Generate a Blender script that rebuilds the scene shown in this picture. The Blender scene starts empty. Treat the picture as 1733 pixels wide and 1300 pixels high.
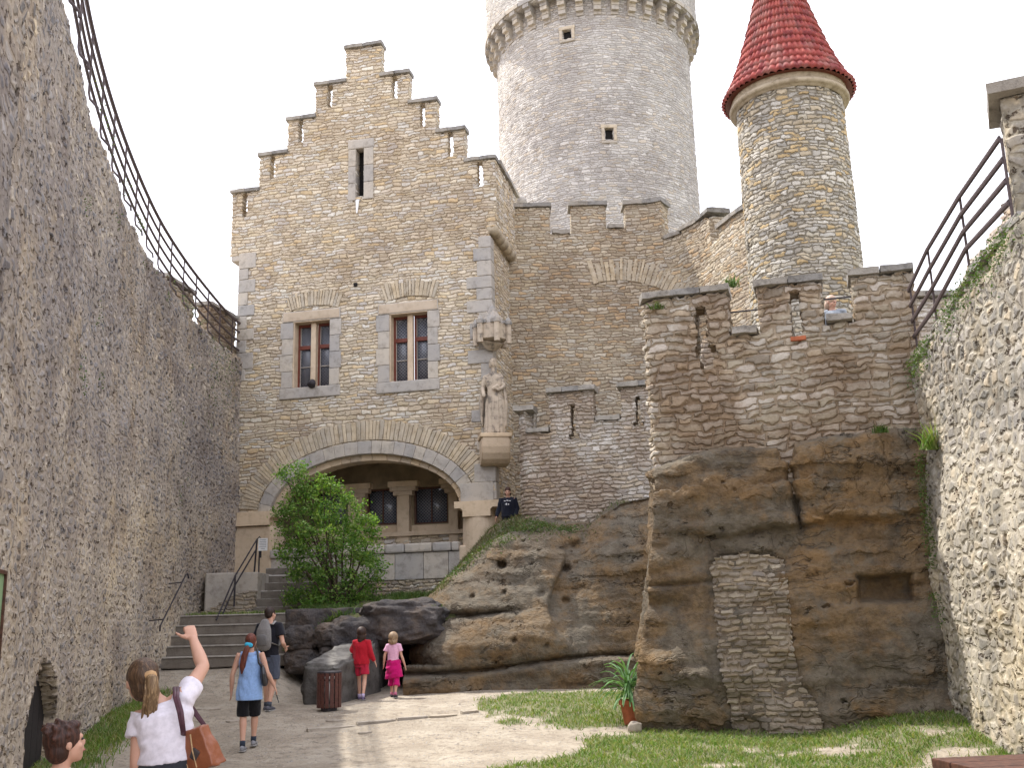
import bpy, bmesh, math, random
import numpy as np
from mathutils import Vector, Matrix, noise as mn

random.seed(7); rng = np.random.default_rng(7)
scene = bpy.context.scene
COL = scene.collection
rad = math.radians

# ------------------------------------------------------------------ camera
FPX = 1750.0; PITCH = rad(13.2); ROLL = rad(1.6); EZ = 1.73
fw = np.array([0, math.cos(PITCH), math.sin(PITCH)])
up0 = np.array([0, -math.sin(PITCH), math.cos(PITCH)]); rt0 = np.array([1., 0, 0])
RR = math.cos(ROLL)*rt0 - math.sin(ROLL)*up0
UU = math.sin(ROLL)*rt0 + math.cos(ROLL)*up0
cam = bpy.data.cameras.new("camera"); cam.sensor_width = 36; cam.lens = 36*FPX/1733
cam.clip_start = 0.1; cam.clip_end = 3000
camo = bpy.data.objects.new("camera", cam); COL.objects.link(camo)
camo.matrix_world = Matrix(((RR[0], UU[0], -fw[0], 0), (RR[1], UU[1], -fw[1], 0), (RR[2], UU[2], -fw[2], EZ), (0, 0, 0, 1)))
scene.camera = camo

# ------------------------------------------------------------------ light
SUNV = Vector((-0.50, 0.37, 1.0)).normalized()
elev = math.asin(SUNV.z); azim = math.atan2(SUNV.x, SUNV.y)
world = bpy.data.worlds.new("World"); scene.world = world; world.use_nodes = True
wn = world.node_tree; wn.nodes.clear()
wo = wn.nodes.new('ShaderNodeOutputWorld'); wb = wn.nodes.new('ShaderNodeBackground')
sky = wn.nodes.new('ShaderNodeTexSky'); sky.sky_type = 'NISHITA'; sky.sun_disc = False
sky.sun_elevation = elev; sky.sun_rotation = azim; sky.dust_density = 3.0; sky.air_density = 1.0
wm = wn.nodes.new('ShaderNodeMix'); wm.data_type = 'RGBA'
wtc = wn.nodes.new('ShaderNodeTexCoord'); wnz = wn.nodes.new('ShaderNodeTexNoise')
wnz.inputs['Scale'].default_value = 2.2; wnz.inputs['Detail'].default_value = 4
wmr = wn.nodes.new('ShaderNodeMapRange')
wmr.inputs[1].default_value = 0.3; wmr.inputs[2].default_value = 0.6
wmr.inputs[3].default_value = 0.6; wmr.inputs[4].default_value = 0.95
wn.links.new(wtc.outputs['Generated'], wnz.inputs['Vector']); wn.links.new(wnz.outputs['Fac'], wmr.inputs[0])
wn.links.new(wmr.outputs[0], wm.inputs[0]); wn.links.new(sky.outputs[0], wm.inputs[6])
wm.inputs[7].default_value = (9.9, 9.95, 10.9, 1)
wn.links.new(wm.outputs[2], wb.inputs[0]); wb.inputs[1].default_value = 0.10
wn.links.new(wb.outputs[0], wo.inputs[0])
sl = bpy.data.lights.new("sun", 'SUN'); sl.energy = 2.6; sl.angle = rad(0.8); sl.color = (1.0, 0.955, 0.88)
so = bpy.data.objects.new("sun", sl); COL.objects.link(so)
so.rotation_euler = SUNV.to_track_quat('Z', 'Y').to_euler()
scene.view_settings.view_transform = 'Standard'; scene.view_settings.look = 'None'
scene.view_settings.gamma = 1.0; scene.view_settings.exposure = 1.25
scene.render.engine = 'CYCLES'
scene.cycles.max_bounces = 8; scene.cycles.diffuse_bounces = 4

# ------------------------------------------------------------------ measuring helpers
def ray(px, py): return fw + RR*(px-866.5)/FPX + UU*(650-py)/FPX
def at(px, py, Y):
    d = ray(px, py); return Vector(np.array([0, 0, EZ]) + d*Y/d[1])
class Frame:                       # a vertical plane: u along it (to the right), w out of it, z up
    def __init__(s, x, y, a):
        s.O = np.array([x, y]); a = rad(a); s.a = a
        s.D = np.array([math.cos(a), math.sin(a)]); s.N = np.array([math.sin(a), -math.cos(a)])
    def P(s, u, w, z): q = s.O + s.D*u + s.N*w; return (q[0], q[1], z)
    def uv(s, px, py, w=0):
        d = ray(px, py); O = s.O + s.N*w; t = np.dot(O, s.N)/np.dot(d[:2], s.N); q = d*t
        return float(np.dot(q[:2]-O, s.D)), float(q[2]+EZ)
class Path:                        # a curved vertical surface through plan points
    def __init__(s, pts, n=40):
        P = [np.array(p, float) for p in pts]; P = [2*P[0]-P[1]] + P + [2*P[-1]-P[-2]]
        out = []
        for i in range(1, len(P)-2):
            for k in range(n):
                t = k/n; a, b, c, d = P[i-1], P[i], P[i+1], P[i+2]
                out.append(.5*((2*b)+(-a+c)*t+(2*a-5*b+4*c-d)*t*t+(-a+3*b-3*c+d)*t**3))
        out.append(P[-2]); s.p = np.array(out)
        L = np.r_[0, np.cumsum(np.linalg.norm(np.diff(s.p, axis=0), axis=1))]; s.L = L; s.len = L[-1]
    def P(s, u, w, z):
        x = np.interp(u, s.L, s.p[:, 0]); y = np.interp(u, s.L, s.p[:, 1])
        e = .15; u0 = max(0, u-e); u1 = min(s.len, u+e)
        dx = np.interp(u1, s.L, s.p[:, 0])-np.interp(u0, s.L, s.p[:, 0]); dy = np.interp(u1, s.L, s.p[:, 1])-np.interp(u0, s.L, s.p[:, 1])
        l = math.hypot(dx, dy); return (x+dy/l*w, y-dx/l*w, z)
    def u_at_y(s, y):
        i = np.argsort(s.p[:, 1]); return float(np.interp(y, s.p[i, 1], s.L[i]))
class Ring:
    def __init__(s, x, y, R, batter=None): s.c = (x, y); s.R = R; s.b = batter
    def P(s, u, w, z):
        th = math.pi/2 + u/s.R; r = s.R + w + (s.b(z) if s.b else 0)
        return (s.c[0]+r*math.cos(th), s.c[1]+r*math.sin(th), z)

# ------------------------------------------------------------------ object helpers
def tag(o, label=None, cat=None, group=None, kind=None):
    if label: o['label'] = label
    if cat: o['category'] = cat
    if group: o['group'] = group
    if kind: o['kind'] = kind
    return o
def empty(name, loc, rz=0):
    o = bpy.data.objects.new(name, None); COL.objects.link(o); o.location = loc; o.rotation_euler = (0, 0, rz)
    bpy.context.view_layer.update(); return o
def link(name, me, mat, parent=None, smooth=False, local=False):
    me.materials.clear()
    for m in (mat if isinstance(mat, (list, tuple)) else [mat]): me.materials.append(m)
    if smooth: me.polygons.foreach_set('use_smooth', [True]*len(me.polygons))
    o = bpy.data.objects.new(name, me); COL.objects.link(o)
    if parent is not None:
        o.parent = parent
        if not local: o.matrix_parent_inverse = parent.matrix_basis.inverted()   # mesh is in world coordinates
    return o
class MB:                                           # mesh collector
    def __init__(s): s.v = []; s.f = []; s.uv = []
    def quad(s, pts, uv=None):
        b = len(s.v); s.v += [tuple(p) for p in pts]; s.f.append(tuple(range(b, b+len(pts))))
    def box(s, c, d, rz=0, bev=0, M=None, jit=0):
        bm = bmesh.new(); bmesh.ops.create_cube(bm, size=1)
        bmesh.ops.scale(bm, vec=d, verts=bm.verts)
        if bev: bmesh.ops.bevel(bm, geom=bm.edges[:], offset=bev, segments=2, affect='EDGES', profile=.6)
        if jit:
            for v in bm.verts: v.co += Vector([random.uniform(-jit, jit) for _ in range(3)])
        X = Matrix.Translation(Vector(c)) @ Matrix.Rotation(rz, 4, 'Z')
        if M is not None: X = M @ X
        bm.transform(X); s.add(bm); bm.free()
    def add(s, bm, M=None):
        b = len(s.v); bm.verts.ensure_lookup_table(); bm.verts.index_update()
        s.v += [tuple((M @ v.co) if M is not None else v.co) for v in bm.verts]
        s.f += [tuple(b+v.index for v in f.verts) for f in bm.faces]
    def tube(s, pts, r, n=8, side=(1, 0, 0), cap=True, rnd=False):
        """loft of ellipses; r: number, list of numbers or list of (r1, r2)"""
        pts = [Vector(p) for p in pts]; k = len(pts)
        rs = [(r, r)]*k if isinstance(r, (int, float)) else [(q, q) if isinstance(q, (int, float)) else q for q in r]
        T = []
        for i in range(k):
            a = pts[max(0, i-1)]; b = pts[min(k-1, i+1)]; T.append((b-a).normalized())
        C = []; R_ = []; TT = []
        if rnd:
            for q, g in ((.97, .35), (.68, .75)):
                C.append(pts[0]-T[0]*rs[0][1]*q); R_.append((rs[0][0]*g, rs[0][1]*g)); TT.append(T[0])
        C += pts; R_ += rs; TT += T
        if rnd:
            for q, g in ((.68, .75), (.97, .35)):
                C.append(pts[-1]+T[-1]*rs[-1][1]*q); R_.append((rs[-1][0]*g, rs[-1][1]*g)); TT.append(T[-1])
        b0 = len(s.v); sd = Vector(side)
        for c, q, t in zip(C, R_, TT):
            S = sd - t*sd.dot(t)
            if S.length < .05: S = Vector((0, 1, 0)) - t*t.y
            if S.length < .05: S = Vector((0, 0, 1)) - t*t.z
            S.normalize(); B = t.cross(S)
            for j in range(n):
                a = 2*math.pi*j/n; s.v.append(tuple(c + S*q[0]*math.cos(a) + B*q[1]*math.sin(a)))
        m = len(C)
        for i in range(m-1):
            for j in range(n):
                a = b0+i*n+j; b = b0+i*n+(j+1) % n; s.f.append((a, b, b+n, a+n))
        if cap: s.f.append(tuple(b0+j for j in reversed(range(n)))); s.f.append(tuple(b0+(m-1)*n+j for j in range(n)))
    def ball(s, c, r, n=12, rot=None):
        bm = bmesh.new(); bmesh.ops.create_uvsphere(bm, u_segments=n, v_segments=max(6, n//2+1), radius=1)
        r = (r, r, r) if isinstance(r, (int, float)) else r
        M = Matrix.Translation(Vector(c)) @ (rot.to_4x4() if rot is not None else Matrix.Identity(4)) @ Matrix.Diagonal((*r, 1))
        bm.transform(M); s.add(bm); bm.free()
    def mesh(s, name='m'):
        me = bpy.data.meshes.new(name); me.from_pydata(s.v, [], s.f); me.update(); return me
    def build(s, name, mat, parent=None, smooth=False, local=False): return link(name, s.mesh(name), mat, parent, smooth, local)
    def solid(s, name, mat, parent=None, voxel=.01, it=3, local=True, warp=None):
        """one continuous surface out of overlapping volumes"""
        me = s.mesh(name); o = bpy.data.objects.new('tmp', me); COL.objects.link(o)
        m = o.modifiers.new('r', 'REMESH'); m.mode = 'VOXEL'; m.voxel_size = voxel
        q = o.modifiers.new('s', 'SMOOTH'); q.factor = .5; q.iterations = it
        dg = bpy.context.evaluated_depsgraph_get(); me2 = bpy.data.meshes.new_from_object(o.evaluated_get(dg))
        bpy.data.objects.remove(o); me2.name = name
        if warp:
            for v in me2.vertices: v.co = warp(v.co)
        return link(name, me2, mat, parent, True, local)

def axis(a, b, step, crit=()):
    c = sorted(set([a, b] + [x for x in crit if a < x < b])); out = [c[0]]
    for p, q in zip(c[:-1], c[1:]):
        if q-p < 1e-4: continue
        n = max(1, int(round((q-p)/step)))
        out += [p+(q-p)*(k+1)/n for k in range(n)]
    return out
def sheet(name, S, us, vs, solid, t, mat, parent=None, back=True, depth=None, layer=.12, sides=True):
    """masonry skin with real thickness over a surface S; solid(u,v) tells wall from opening"""
    nu, nv = len(us), len(vs)
    mask = np.zeros((nu-1, nv-1), bool)
    for i in range(nu-1):
        for j in range(nv-1):
            mask[i, j] = solid((us[i]+us[i+1])/2, (vs[j]+vs[j+1])/2)
    K = max(1, int(round(t/layer))); V = []; idx = {}; Fc = []; UV = []
    def vid(i, j, k):
        key = (i, j, k)
        if key not in idx:
            w = -t*k/K
            if depth: w += depth(us[i], vs[j])*(1-k/K)
            idx[key] = len(V); V.append(S.P(us[i], w, vs[j]))
        return idx[key]
    m = lambda i, j: 0 <= i < nu-1 and 0 <= j < nv-1 and mask[i, j]
    for i in range(nu-1):
        for j in range(nv-1):
            if not mask[i, j]: continue
            u0, u1, v0, v1 = us[i], us[i+1], vs[j], vs[j+1]
            Fc.append((vid(i, j, 0), vid(i+1, j, 0), vid(i+1, j+1, 0), vid(i, j+1, 0))); UV += [u0, v0, u1, v0, u1, v1, u0, v1]
            if back:
                Fc.append((vid(i, j+1, K), vid(i+1, j+1, K), vid(i+1, j, K), vid(i, j, K))); UV += [u0, v1, u1, v1, u1, v0, u0, v0]
            if not sides: continue
            for k in range(K):
                w0, w1 = t*k/K, t*(k+1)/K
                if not m(i-1, j): Fc.append((vid(i, j, k), vid(i, j+1, k), vid(i, j+1, k+1), vid(i, j, k+1))); UV += [u0-w0, v0, u0-w0, v1, u0-w1, v1, u0-w1, v0]
                if not m(i+1, j): Fc.append((vid(i+1, j+1, k), vid(i+1, j, k), vid(i+1, j, k+1), vid(i+1, j+1, k+1))); UV += [u1+w0, v1, u1+w0, v0, u1+w1, v0, u1+w1, v1]
                if not m(i, j+1): Fc.append((vid(i, j+1, k), vid(i+1, j+1, k), vid(i+1, j+1, k+1), vid(i, j+1, k+1))); UV += [u0, v1+w0, u1, v1+w0, u1, v1+w1, u0, v1+w1]
                if not m(i, j-1): Fc.append((vid(i+1, j, k), vid(i, j, k), vid(i, j, k+1), vid(i+1, j, k+1))); UV += [u1, v0-w0, u0, v0-w0, u0, v0-w1, u1, v0-w1]
    me = bpy.data.meshes.new(name); me.from_pydata(V, [], Fc); me.update()
    l = me.uv_layers.new(name='UVMap'); l.data.foreach_set('uv', UV)
    return link(name, me, mat, parent, True)

# ------------------------------------------------------------------ materials
class NT:
    def __init__(s, name):
        s.m = bpy.data.materials.new(name); s.m.use_nodes = True; s.t = s.m.node_tree; s.t.nodes.clear()
        s.out = s.n('ShaderNodeOutputMaterial'); s.b = s.n('ShaderNodeBsdfPrincipled')
        s.t.links.new(s.b.outputs[0], s.out.inputs[0]); s.b.inputs['Specular IOR Level'].default_value = .25
    def n(s, typ, **k):
        x = s.t.nodes.new(typ)
        for a, b in k.items(): setattr(x, a, b)
        return x
    def put(s, sock, v):
        if v is None: return
        if hasattr(v, 'is_output'): s.t.links.new(v, sock)
        else:
            if sock.type == 'RGBA' and len(v) == 3: v = (*v, 1)
            sock.default_value = v
    def math(s, op, a, b=None, c=None):
        x = s.n('ShaderNodeMath', operation=op)
        for i, q in enumerate((a, b, c)):
            if q is not None: s.put(x.inputs[i], q)
        return x.outputs[0]
    def vm(s, op, a, b=None, c=None):
        x = s.n('ShaderNodeVectorMath', operation=op)
        for i, q in enumerate((a, b, c)):
            if q is not None: s.put(x.inputs[i], q)
        return x.outputs[0]
    def xyz(s, x=0, y=0, z=0):
        c = s.n('ShaderNodeCombineXYZ')
        for i, q in enumerate((x, y, z)): s.put(c.inputs[i], q)
        return c.outputs[0]
    def sep(s, v): x = s.n('ShaderNodeSeparateXYZ'); s.put(x.inputs[0], v); return x.outputs
    def noise(s, v, scale, detail=3, rough=.55, col=False, dim='3D'):
        x = s.n('ShaderNodeTexNoise', noise_dimensions=dim); s.put(x.inputs['Vector'] if dim != '1D' else x.inputs['W'], v)
        x.inputs['Scale'].default_value = scale; x.inputs['Detail'].default_value = detail; x.inputs['Roughness'].default_value = rough
        return x.outputs['Color' if col else 'Fac']
    def vor(s, v, scale, feature='F1', rnd=1, dim='3D', out='Distance'):
        x = s.n('ShaderNodeTexVoronoi', voronoi_dimensions=dim, feature=feature)
        s.put(x.inputs['W'] if dim == '1D' else x.inputs['Vector'], v)
        x.inputs['Scale'].default_value = scale; x.inputs['Randomness'].default_value = rnd
        return x.outputs[out]
    def mr(s, v, a, b, c=0, d=1, smooth=True):
        x = s.n('ShaderNodeMapRange', interpolation_type='SMOOTHSTEP' if smooth else 'LINEAR')
        for i, q in enumerate((v, a, b, c, d)): s.put(x.inputs[i], q)
        return x.outputs[0]
    def mix(s, f, a, b, bt='MIX'):
        x = s.n('ShaderNodeMix', data_type='RGBA', blend_type=bt); s.put(x.inputs[0], f); s.put(x.inputs[6], a); s.put(x.inputs[7], b)
        return x.outputs[2]
    def ramp(s, f, cols, const=False):
        x = s.n('ShaderNodeValToRGB'); s.put(x.inputs[0], f); e = x.color_ramp.elements
        x.color_ramp.interpolation = 'CONSTANT' if const else 'LINEAR'
        while len(e) < len(cols): e.new(.5)
        for i, (p, c) in enumerate(cols): e[i].position = p; e[i].color = (*c, 1)
        return x.outputs[0]
    def geo(s): return s.n('ShaderNodeNewGeometry').outputs['Position']
    def obj(s): return s.n('ShaderNodeTexCoord').outputs['Object']
    def uv(s): return s.n('ShaderNodeTexCoord').outputs['UV']
    def finish(s, col, rough=.9, height=None, disp=0, bump=0, bdist=.02):
        s.put(s.b.inputs['Base Color'], col); s.put(s.b.inputs['Roughness'], rough)
        if height is not None and bump:
            x = s.n('ShaderNodeBump'); x.inputs['Strength'].default_value = bump; x.inputs['Distance'].default_value = bdist
            s.put(x.inputs['Height'], height); s.t.links.new(x.outputs[0], s.b.inputs['Normal'])
        if height is not None and disp:
            x = s.n('ShaderNodeDisplacement'); x.inputs['Scale'].default_value = disp; x.inputs['Midlevel'].default_value = .5
            s.put(x.inputs['Height'], height); s.t.links.new(x.outputs[0], s.out.inputs['Displacement'])
            s.m.displacement_method = 'BOTH'
        return s.m
def evenly(cols): return [(i/len(cols), c) for i, c in enumerate(cols)]
def courses(name, cols, mortar, w=.30, h=.11, joint=.016, warp=.03, disp=.05, patina=None, pat=(.5, .7), bright=1.0, rough=.92):
    """coursed rubble: rows of stones of random length and uneven height"""
    N = NT(name); uv = N.uv(); pos = N.geo()
    wv = N.noise(N.vm('MULTIPLY', uv, (1, 1.5, 1)), 2.4, 2, .5, True); wv = N.vm('SUBTRACT', wv, (.5, .5, .5)); wv = N.vm('MULTIPLY', wv, (warp*4, warp*6, 0))
    w2 = N.noise(uv, 14, 2, .5, True); w2 = N.vm('SUBTRACT', w2, (.5, .5, .5)); w2 = N.vm('MULTIPLY', w2, (.06, .045, 0))
    q = N.vm('ADD', N.vm('ADD', uv, wv), w2); X, Y, _ = N.sep(q)
    vv = N.math('ADD', N.math('DIVIDE', Y, h), N.math('MULTIPLY', N.noise(Y, 1.9, 1, .5, False, '1D'), 1.6))
    row = N.math('FLOOR', vv); fr = N.math('FRACT', vv)
    W = N.math('ADD', N.math('DIVIDE', X, w), N.math('MULTIPLY', row, 17.371))
    rc = N.vor(W, 1, 'F1', 1, '1D', 'Color'); de = N.vor(W, 1, 'DISTANCE_TO_EDGE', 1, '1D')
    du = N.math('MULTIPLY', de, w); dv = N.math('MULTIPLY', N.math('MINIMUM', fr, N.math('SUBTRACT', 1, fr)), h)
    e = N.math('SMOOTH_MIN', du, dv, .03)
    r1, r2, r3 = N.sep(rc)
    jw = N.math('MAXIMUM', N.math('MULTIPLY_ADD', N.noise(uv, 5, 3, .6), joint*3.4, -joint*1.0), .0015)
    m = N.mr(e, N.math('MULTIPLY', jw, .3), N.math('ADD', jw, .010))
    fine = N.noise(pos, 22, 4, .65); big = N.noise(pos, .55, 3, .6); mid = N.noise(pos, 2.3, 3, .6)
    c = N.ramp(r1, evenly(cols), True)
    c = N.mix(N.mr(fine, .3, .75, .0, .55), c, N.mix(1, c, (.62, .58, .52), 'MULTIPLY'))
    c = N.mix(1, c, N.ramp(r2, [(0, (.80, .79, .78)), (1, (1.12, 1.12, 1.12))]), 'MULTIPLY')
    c = N.mix(m, mortar, c)
    if patina: c = N.mix(N.mr(N.math('MULTIPLY_ADD', mid, .35, N.math('MULTIPLY', big, .75)), pat[0], pat[1], 0, .8), c, N.mix(1, c, patina, 'MULTIPLY'))
    if bright != 1: c = N.mix(1, c, (bright,)*3, 'MULTIPLY')
    H = N.math('ADD', N.math('MULTIPLY', m, N.math('MULTIPLY_ADD', r3, .5, .45)), N.math('MULTIPLY', N.noise(pos, 9, 4, .7), .4))
    H = N.math('SUBTRACT', H, .35)
    return N.finish(c, rough, H, disp)
def rubble(name, cols, mortar, w=.2, h=.12, disp=.06, cover=.12, lime=None, patina=(.6, .6, .6), pits=.5, limeh=None, rv=.92):
    """random rubble half buried in mortar, with holes where mortar fell out"""
    N = NT(name); uv = N.uv(); pos = N.geo()
    wv = N.noise(uv, 4, 3, .6, True); wv = N.vm('MULTIPLY', N.vm('SUBTRACT', wv, (.5, .5, .5)), (.10, .08, 0))
    q = N.vm('ADD', uv, wv); sc = N.vm('MULTIPLY', q, (1/w, 1/h, 1))
    rc = N.vor(sc, 1, 'F1', rv, '2D', 'Color'); de = N.vor(sc, 1, 'DISTANCE_TO_EDGE', rv, '2D')
    r1, r2, r3 = N.sep(rc)
    jw = N.math('MULTIPLY_ADD', N.noise(uv, 2.1, 3, .6), cover*2.2, -cover*.55); jw = N.math('MAXIMUM', jw, .02)
    m = N.mr(de, jw, N.math('ADD', jw, .22))
    fine = N.noise(pos, 26, 5, .7); mid = N.noise(pos, 3.1, 4, .65); big = N.noise(pos, .42, 3, .6)
    c = N.ramp(r1, evenly(cols), True)
    c = N.mix(1, c, N.ramp(r2, [(0, (.58, .58, .60)), (1, (1.25, 1.23, 1.20))]), 'MULTIPLY')
    mc = mortar
    if lime:
        f = N.mr(N.math('ADD', N.math('MULTIPLY', big, .7), N.math('MULTIPLY', mid, .3)), .42, .60)
        if limeh:
            z = N.sep(pos)[2]; f = N.math('MULTIPLY', N.mr(z, limeh[0], limeh[1], 1, 0), N.math('MULTIPLY_ADD', f, .65, .35))
        mc = N.mix(f, mortar, lime); c = N.mix(N.math('MULTIPLY', f, .38), c, lime)
    c = N.mix(m, mc, c)
    c = N.mix(N.mr(fine, .35, .72, 0, .6), c, N.mix(1, c, (.55, .52, .5), 'MULTIPLY'))
    c = N.mix(N.mr(N.math('ADD', N.math('MULTIPLY', N.noise(pos, .9, 4, .65), .8), N.math('MULTIPLY', mid, .2)), .47, .68, 0, .9), c, N.mix(1, c, patina, 'MULTIPLY'))
    pit = N.mr(N.noise(N.vm('MULTIPLY', uv, (1, 1.25, 1)), 7.5, 3, .62), .57, .66); pit = N.math('MAXIMUM', pit, N.mr(N.noise(N.vm('MULTIPLY', uv, (1.2, 1, 1)), 3.1, 3, .6), .64, .70))
    H = N.math('ADD', N.math('MULTIPLY', m, N.math('MULTIPLY_ADD', r3, .55, .15)), N.math('MULTIPLY', N.noise(pos, 8, 4, .6), .45))
    H = N.math('SUBTRACT', H, N.math('MULTIPLY', pit, pits)); H = N.math('SUBTRACT', H, .1)
    c = N.mix(N.mr(N.noise(N.vm('ADD', pos, (3,9,4)), .55, 4, .7), .50, .64, 0, .55), c, N.mix(1, c, (1.12, 1.02, .82), 'MULTIPLY'))
    c = N.mix(1, c, N.ramp(N.noise(pos, .28, 5, .65), [(.36, (.78, .76, .76)), (.62, (1.16, 1.12, 1.04))]), 'MULTIPLY'); c = N.mix(N.math('MULTIPLY', pit, .9), c, N.mix(1, c, (.24, .19, .16), 'MULTIPLY'))
    return N.finish(c, .95, H, disp)
def plainstone(name, cols, scale=2.0, bump=.5, dirt=(.45, .44, .42), dirtamt=.6, top=None, per=True, tn=(.3, .9)):
    """dressed stone; each block its own tint"""
    N = NT(name); pos = N.geo()
    c = N.ramp(N.noise(pos, scale, 3, .6), [(.3+.4*i/max(1, len(cols)-1), q) for i, q in enumerate(cols)])
    if per:
        ri = N.n('ShaderNodeNewGeometry').outputs['Random Per Island']
        c = N.mix(1, c, N.ramp(ri, [(0, (.82, .83, .85)), (.5, (1.0, .98, .95)), (1, (1.13, 1.08, .98))]), 'MULTIPLY')
    c = N.mix(N.mr(N.noise(pos, 5.5, 5, .7), .45, .72, 0, dirtamt), c, N.mix(1, c, dirt, 'MULTIPLY'))
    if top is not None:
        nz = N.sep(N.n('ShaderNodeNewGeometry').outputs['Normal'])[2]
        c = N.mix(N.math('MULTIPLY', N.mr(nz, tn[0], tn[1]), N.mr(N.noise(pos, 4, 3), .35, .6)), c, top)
    H = N.noise(pos, 30, 5, .7)
    return N.finish(c, .88, H, 0, bump, .02)
def simple(name, col, rough=.7, var=.25, scale=20, bump=.0, metal=0, spec=.3):
    N = NT(name); p = N.obj(); c = N.mix(N.mr(N.noise(p, scale, 4, .6), .3, .7), tuple(x*(1-var) for x in col), tuple(min(1, x*(1+var)) for x in col))
    N.b.inputs['Metallic'].default_value = metal; N.b.inputs['Specular IOR Level'].default_value = spec
    return N.finish(c, rough, N.noise(p, scale*1.5, 4, .6) if bump else None, 0, bump, .01)
def cloth(name, col, rough=.85, fold=.4):
    N = NT(name); p = N.obj()
    f = N.noise(N.vm('MULTIPLY', p, (1, 1, .55)), 9, 3, .55)
    c = N.mix(N.mr(N.noise(p, 40, 3, .6), .3, .7), tuple(x*.9 for x in col), tuple(min(1, x*1.06) for x in col))
    N.b.inputs['Specular IOR Level'].default_value = .1
    N.b.inputs['Sheen Weight'].default_value = .15
    return N.finish(c, rough, f, 0, fold, .04)
def leafmat(name, cols, trans=.35):
    N = NT(name); ri = N.n('ShaderNodeNewGeometry').outputs['Random Per Island']
    c = N.ramp(ri, evenly(cols)); c = N.mix(N.mr(N.noise(N.geo(), 2.2, 2), .35, .65, 0, .5), c, N.mix(1, c, (1.35, 1.25, .8), 'MULTIPLY'))
    N.put(N.b.inputs['Base Color'], c); N.b.inputs['Roughness'].default_value = .5
    tr = N.n('ShaderNodeBsdfTranslucent'); N.put(tr.inputs[0], N.mix(1, c, (1.5, 1.6, .7), 'MULTIPLY')); ms = N.n('ShaderNodeMixShader'); ms.inputs[0].default_value = trans
    N.t.links.new(N.b.outputs[0], ms.inputs[1]); N.t.links.new(tr.outputs[0], ms.inputs[2]); N.t.links.new(ms.outputs[0], N.out.inputs[0])
    return N.m

M = {}
M['house'] = courses('house_masonry', [(.62,.53,.40),(.66,.58,.46),(.58,.50,.38),(.64,.61,.55),(.62,.53,.38),(.69,.65,.56),(.57,.50,.41),(.63,.50,.32),(.63,.55,.43),(.60,.56,.51),(.65,.57,.44),(.61,.53,.41)], (.40,.325,.235), .27, .088, .013, .03, .05, (.76,.71,.67), (.50,.72))
M['backwall'] = courses('curtain_masonry', [(.52,.44,.33),(.57,.50,.39),(.48,.41,.32),(.55,.51,.44),(.51,.43,.31),(.56,.42,.27),(.53,.47,.37),(.60,.54,.44)], (.34,.275,.20), .27, .09, .015, .035, .05, (.74,.70,.68), (.45,.68))
M['keep'] = courses('keep_masonry', [(.55,.53,.50),(.60,.575,.545),(.51,.49,.465),(.56,.525,.475),(.63,.605,.57),(.54,.52,.50),(.57,.51,.43)], (.40,.37,.34), .29, .10, .018, .035, .055, (.74,.72,.72), (.45,.68))
M['turret'] = courses('turret_masonry', [(.48,.44,.36),(.56,.52,.45),(.42,.39,.34),(.50,.43,.32),(.60,.57,.51),(.46,.44,.40),(.55,.42,.24)], (.24,.21,.165), .25, .092, .018, .045, .06, (.72,.70,.68), (.48,.7))
M['lowwall'] = courses('parapet_masonry', [(.58,.545,.50),(.53,.485,.42),(.62,.59,.55),(.48,.44,.40),(.56,.49,.39),(.55,.52,.47)], (.38,.33,.27), .24, .092, .022, .028, .06, (.62,.52,.44), (.44,.62))
M['front'] = courses('bastion_masonry', [(.46,.40,.32),(.41,.36,.28),(.52,.47,.41),(.38,.34,.28),(.47,.39,.29),(.44,.40,.34),(.50,.46,.40)], (.34,.275,.20), .30, .110, .026, .045, .07, (.58,.48,.40), (.45,.64))
M['left'] = rubble('left_wall_masonry', [(.31,.30,.31),(.37,.36,.36),(.22,.22,.235),(.41,.38,.34),(.31,.28,.26),(.45,.41,.35),(.27,.27,.285)], (.33,.295,.265), .20, .12, .036, .20, (.49,.43,.35), (.60,.57,.58), 1.1, (2.6, 7.0))
M['right'] = rubble('right_wall_masonry', [(.28,.28,.27),(.38,.37,.35),(.44,.42,.38),(.32,.31,.30),(.47,.42,.34),(.42,.41,.39)], (.34,.32,.28), .24, .145, .036, .12, (.42,.39,.33), (.55,.55,.54), 1.0)
M['infill'] = courses('infill_masonry', [(.38,.33,.26),(.32,.28,.23),(.44,.39,.31),(.27,.24,.21),(.40,.33,.24),(.35,.31,.26)], (.29,.24,.18), .20, .082, .022, .030, .06, (.65,.62,.58), (.46,.66))
M['ashgrey'] = plainstone('grey_dressed_stone', [(.38,.36,.34),(.46,.42,.37)], 1.5)
M['ashwarm'] = plainstone('sandstone_dressed', [(.50,.40,.29),(.58,.48,.37)], 1.5, .4, (.6,.57,.54), .5)
M['cap'] = plainstone('coping_stone', [(.27,.25,.225),(.36,.34,.31)], 1.5, .8, (.42,.41,.41), .8, (.40,.41,.35))
M['voussoir'] = plainstone('relieving_stone', [(.46,.385,.28),(.53,.47,.38)], 3, .8, (.55,.50,.43), .8)
M['statue'] = plainstone('statue_sandstone', [(.42,.35,.27),(.52,.43,.33)], 3, .35, (.24,.25,.28), 1.0, None, False)
M['iron'] = simple('dark_iron', (.035,.03,.035), .55, .3, 40)
M['rustiron'] = simple('brown_iron', (.07,.05,.05), .6, .3, 40)
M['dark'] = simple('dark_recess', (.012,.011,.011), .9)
M['woodred'] = simple('red_brown_wood', (.14,.035,.02), .5, .3, 30)
M['woodbrown'] = simple('dark_brown_wood', (.08,.035,.022), .5, .4, 30, .3)
M['plaster'] = simple('loggia_plaster', (.22,.17,.11), .9, .2, 3)
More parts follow.
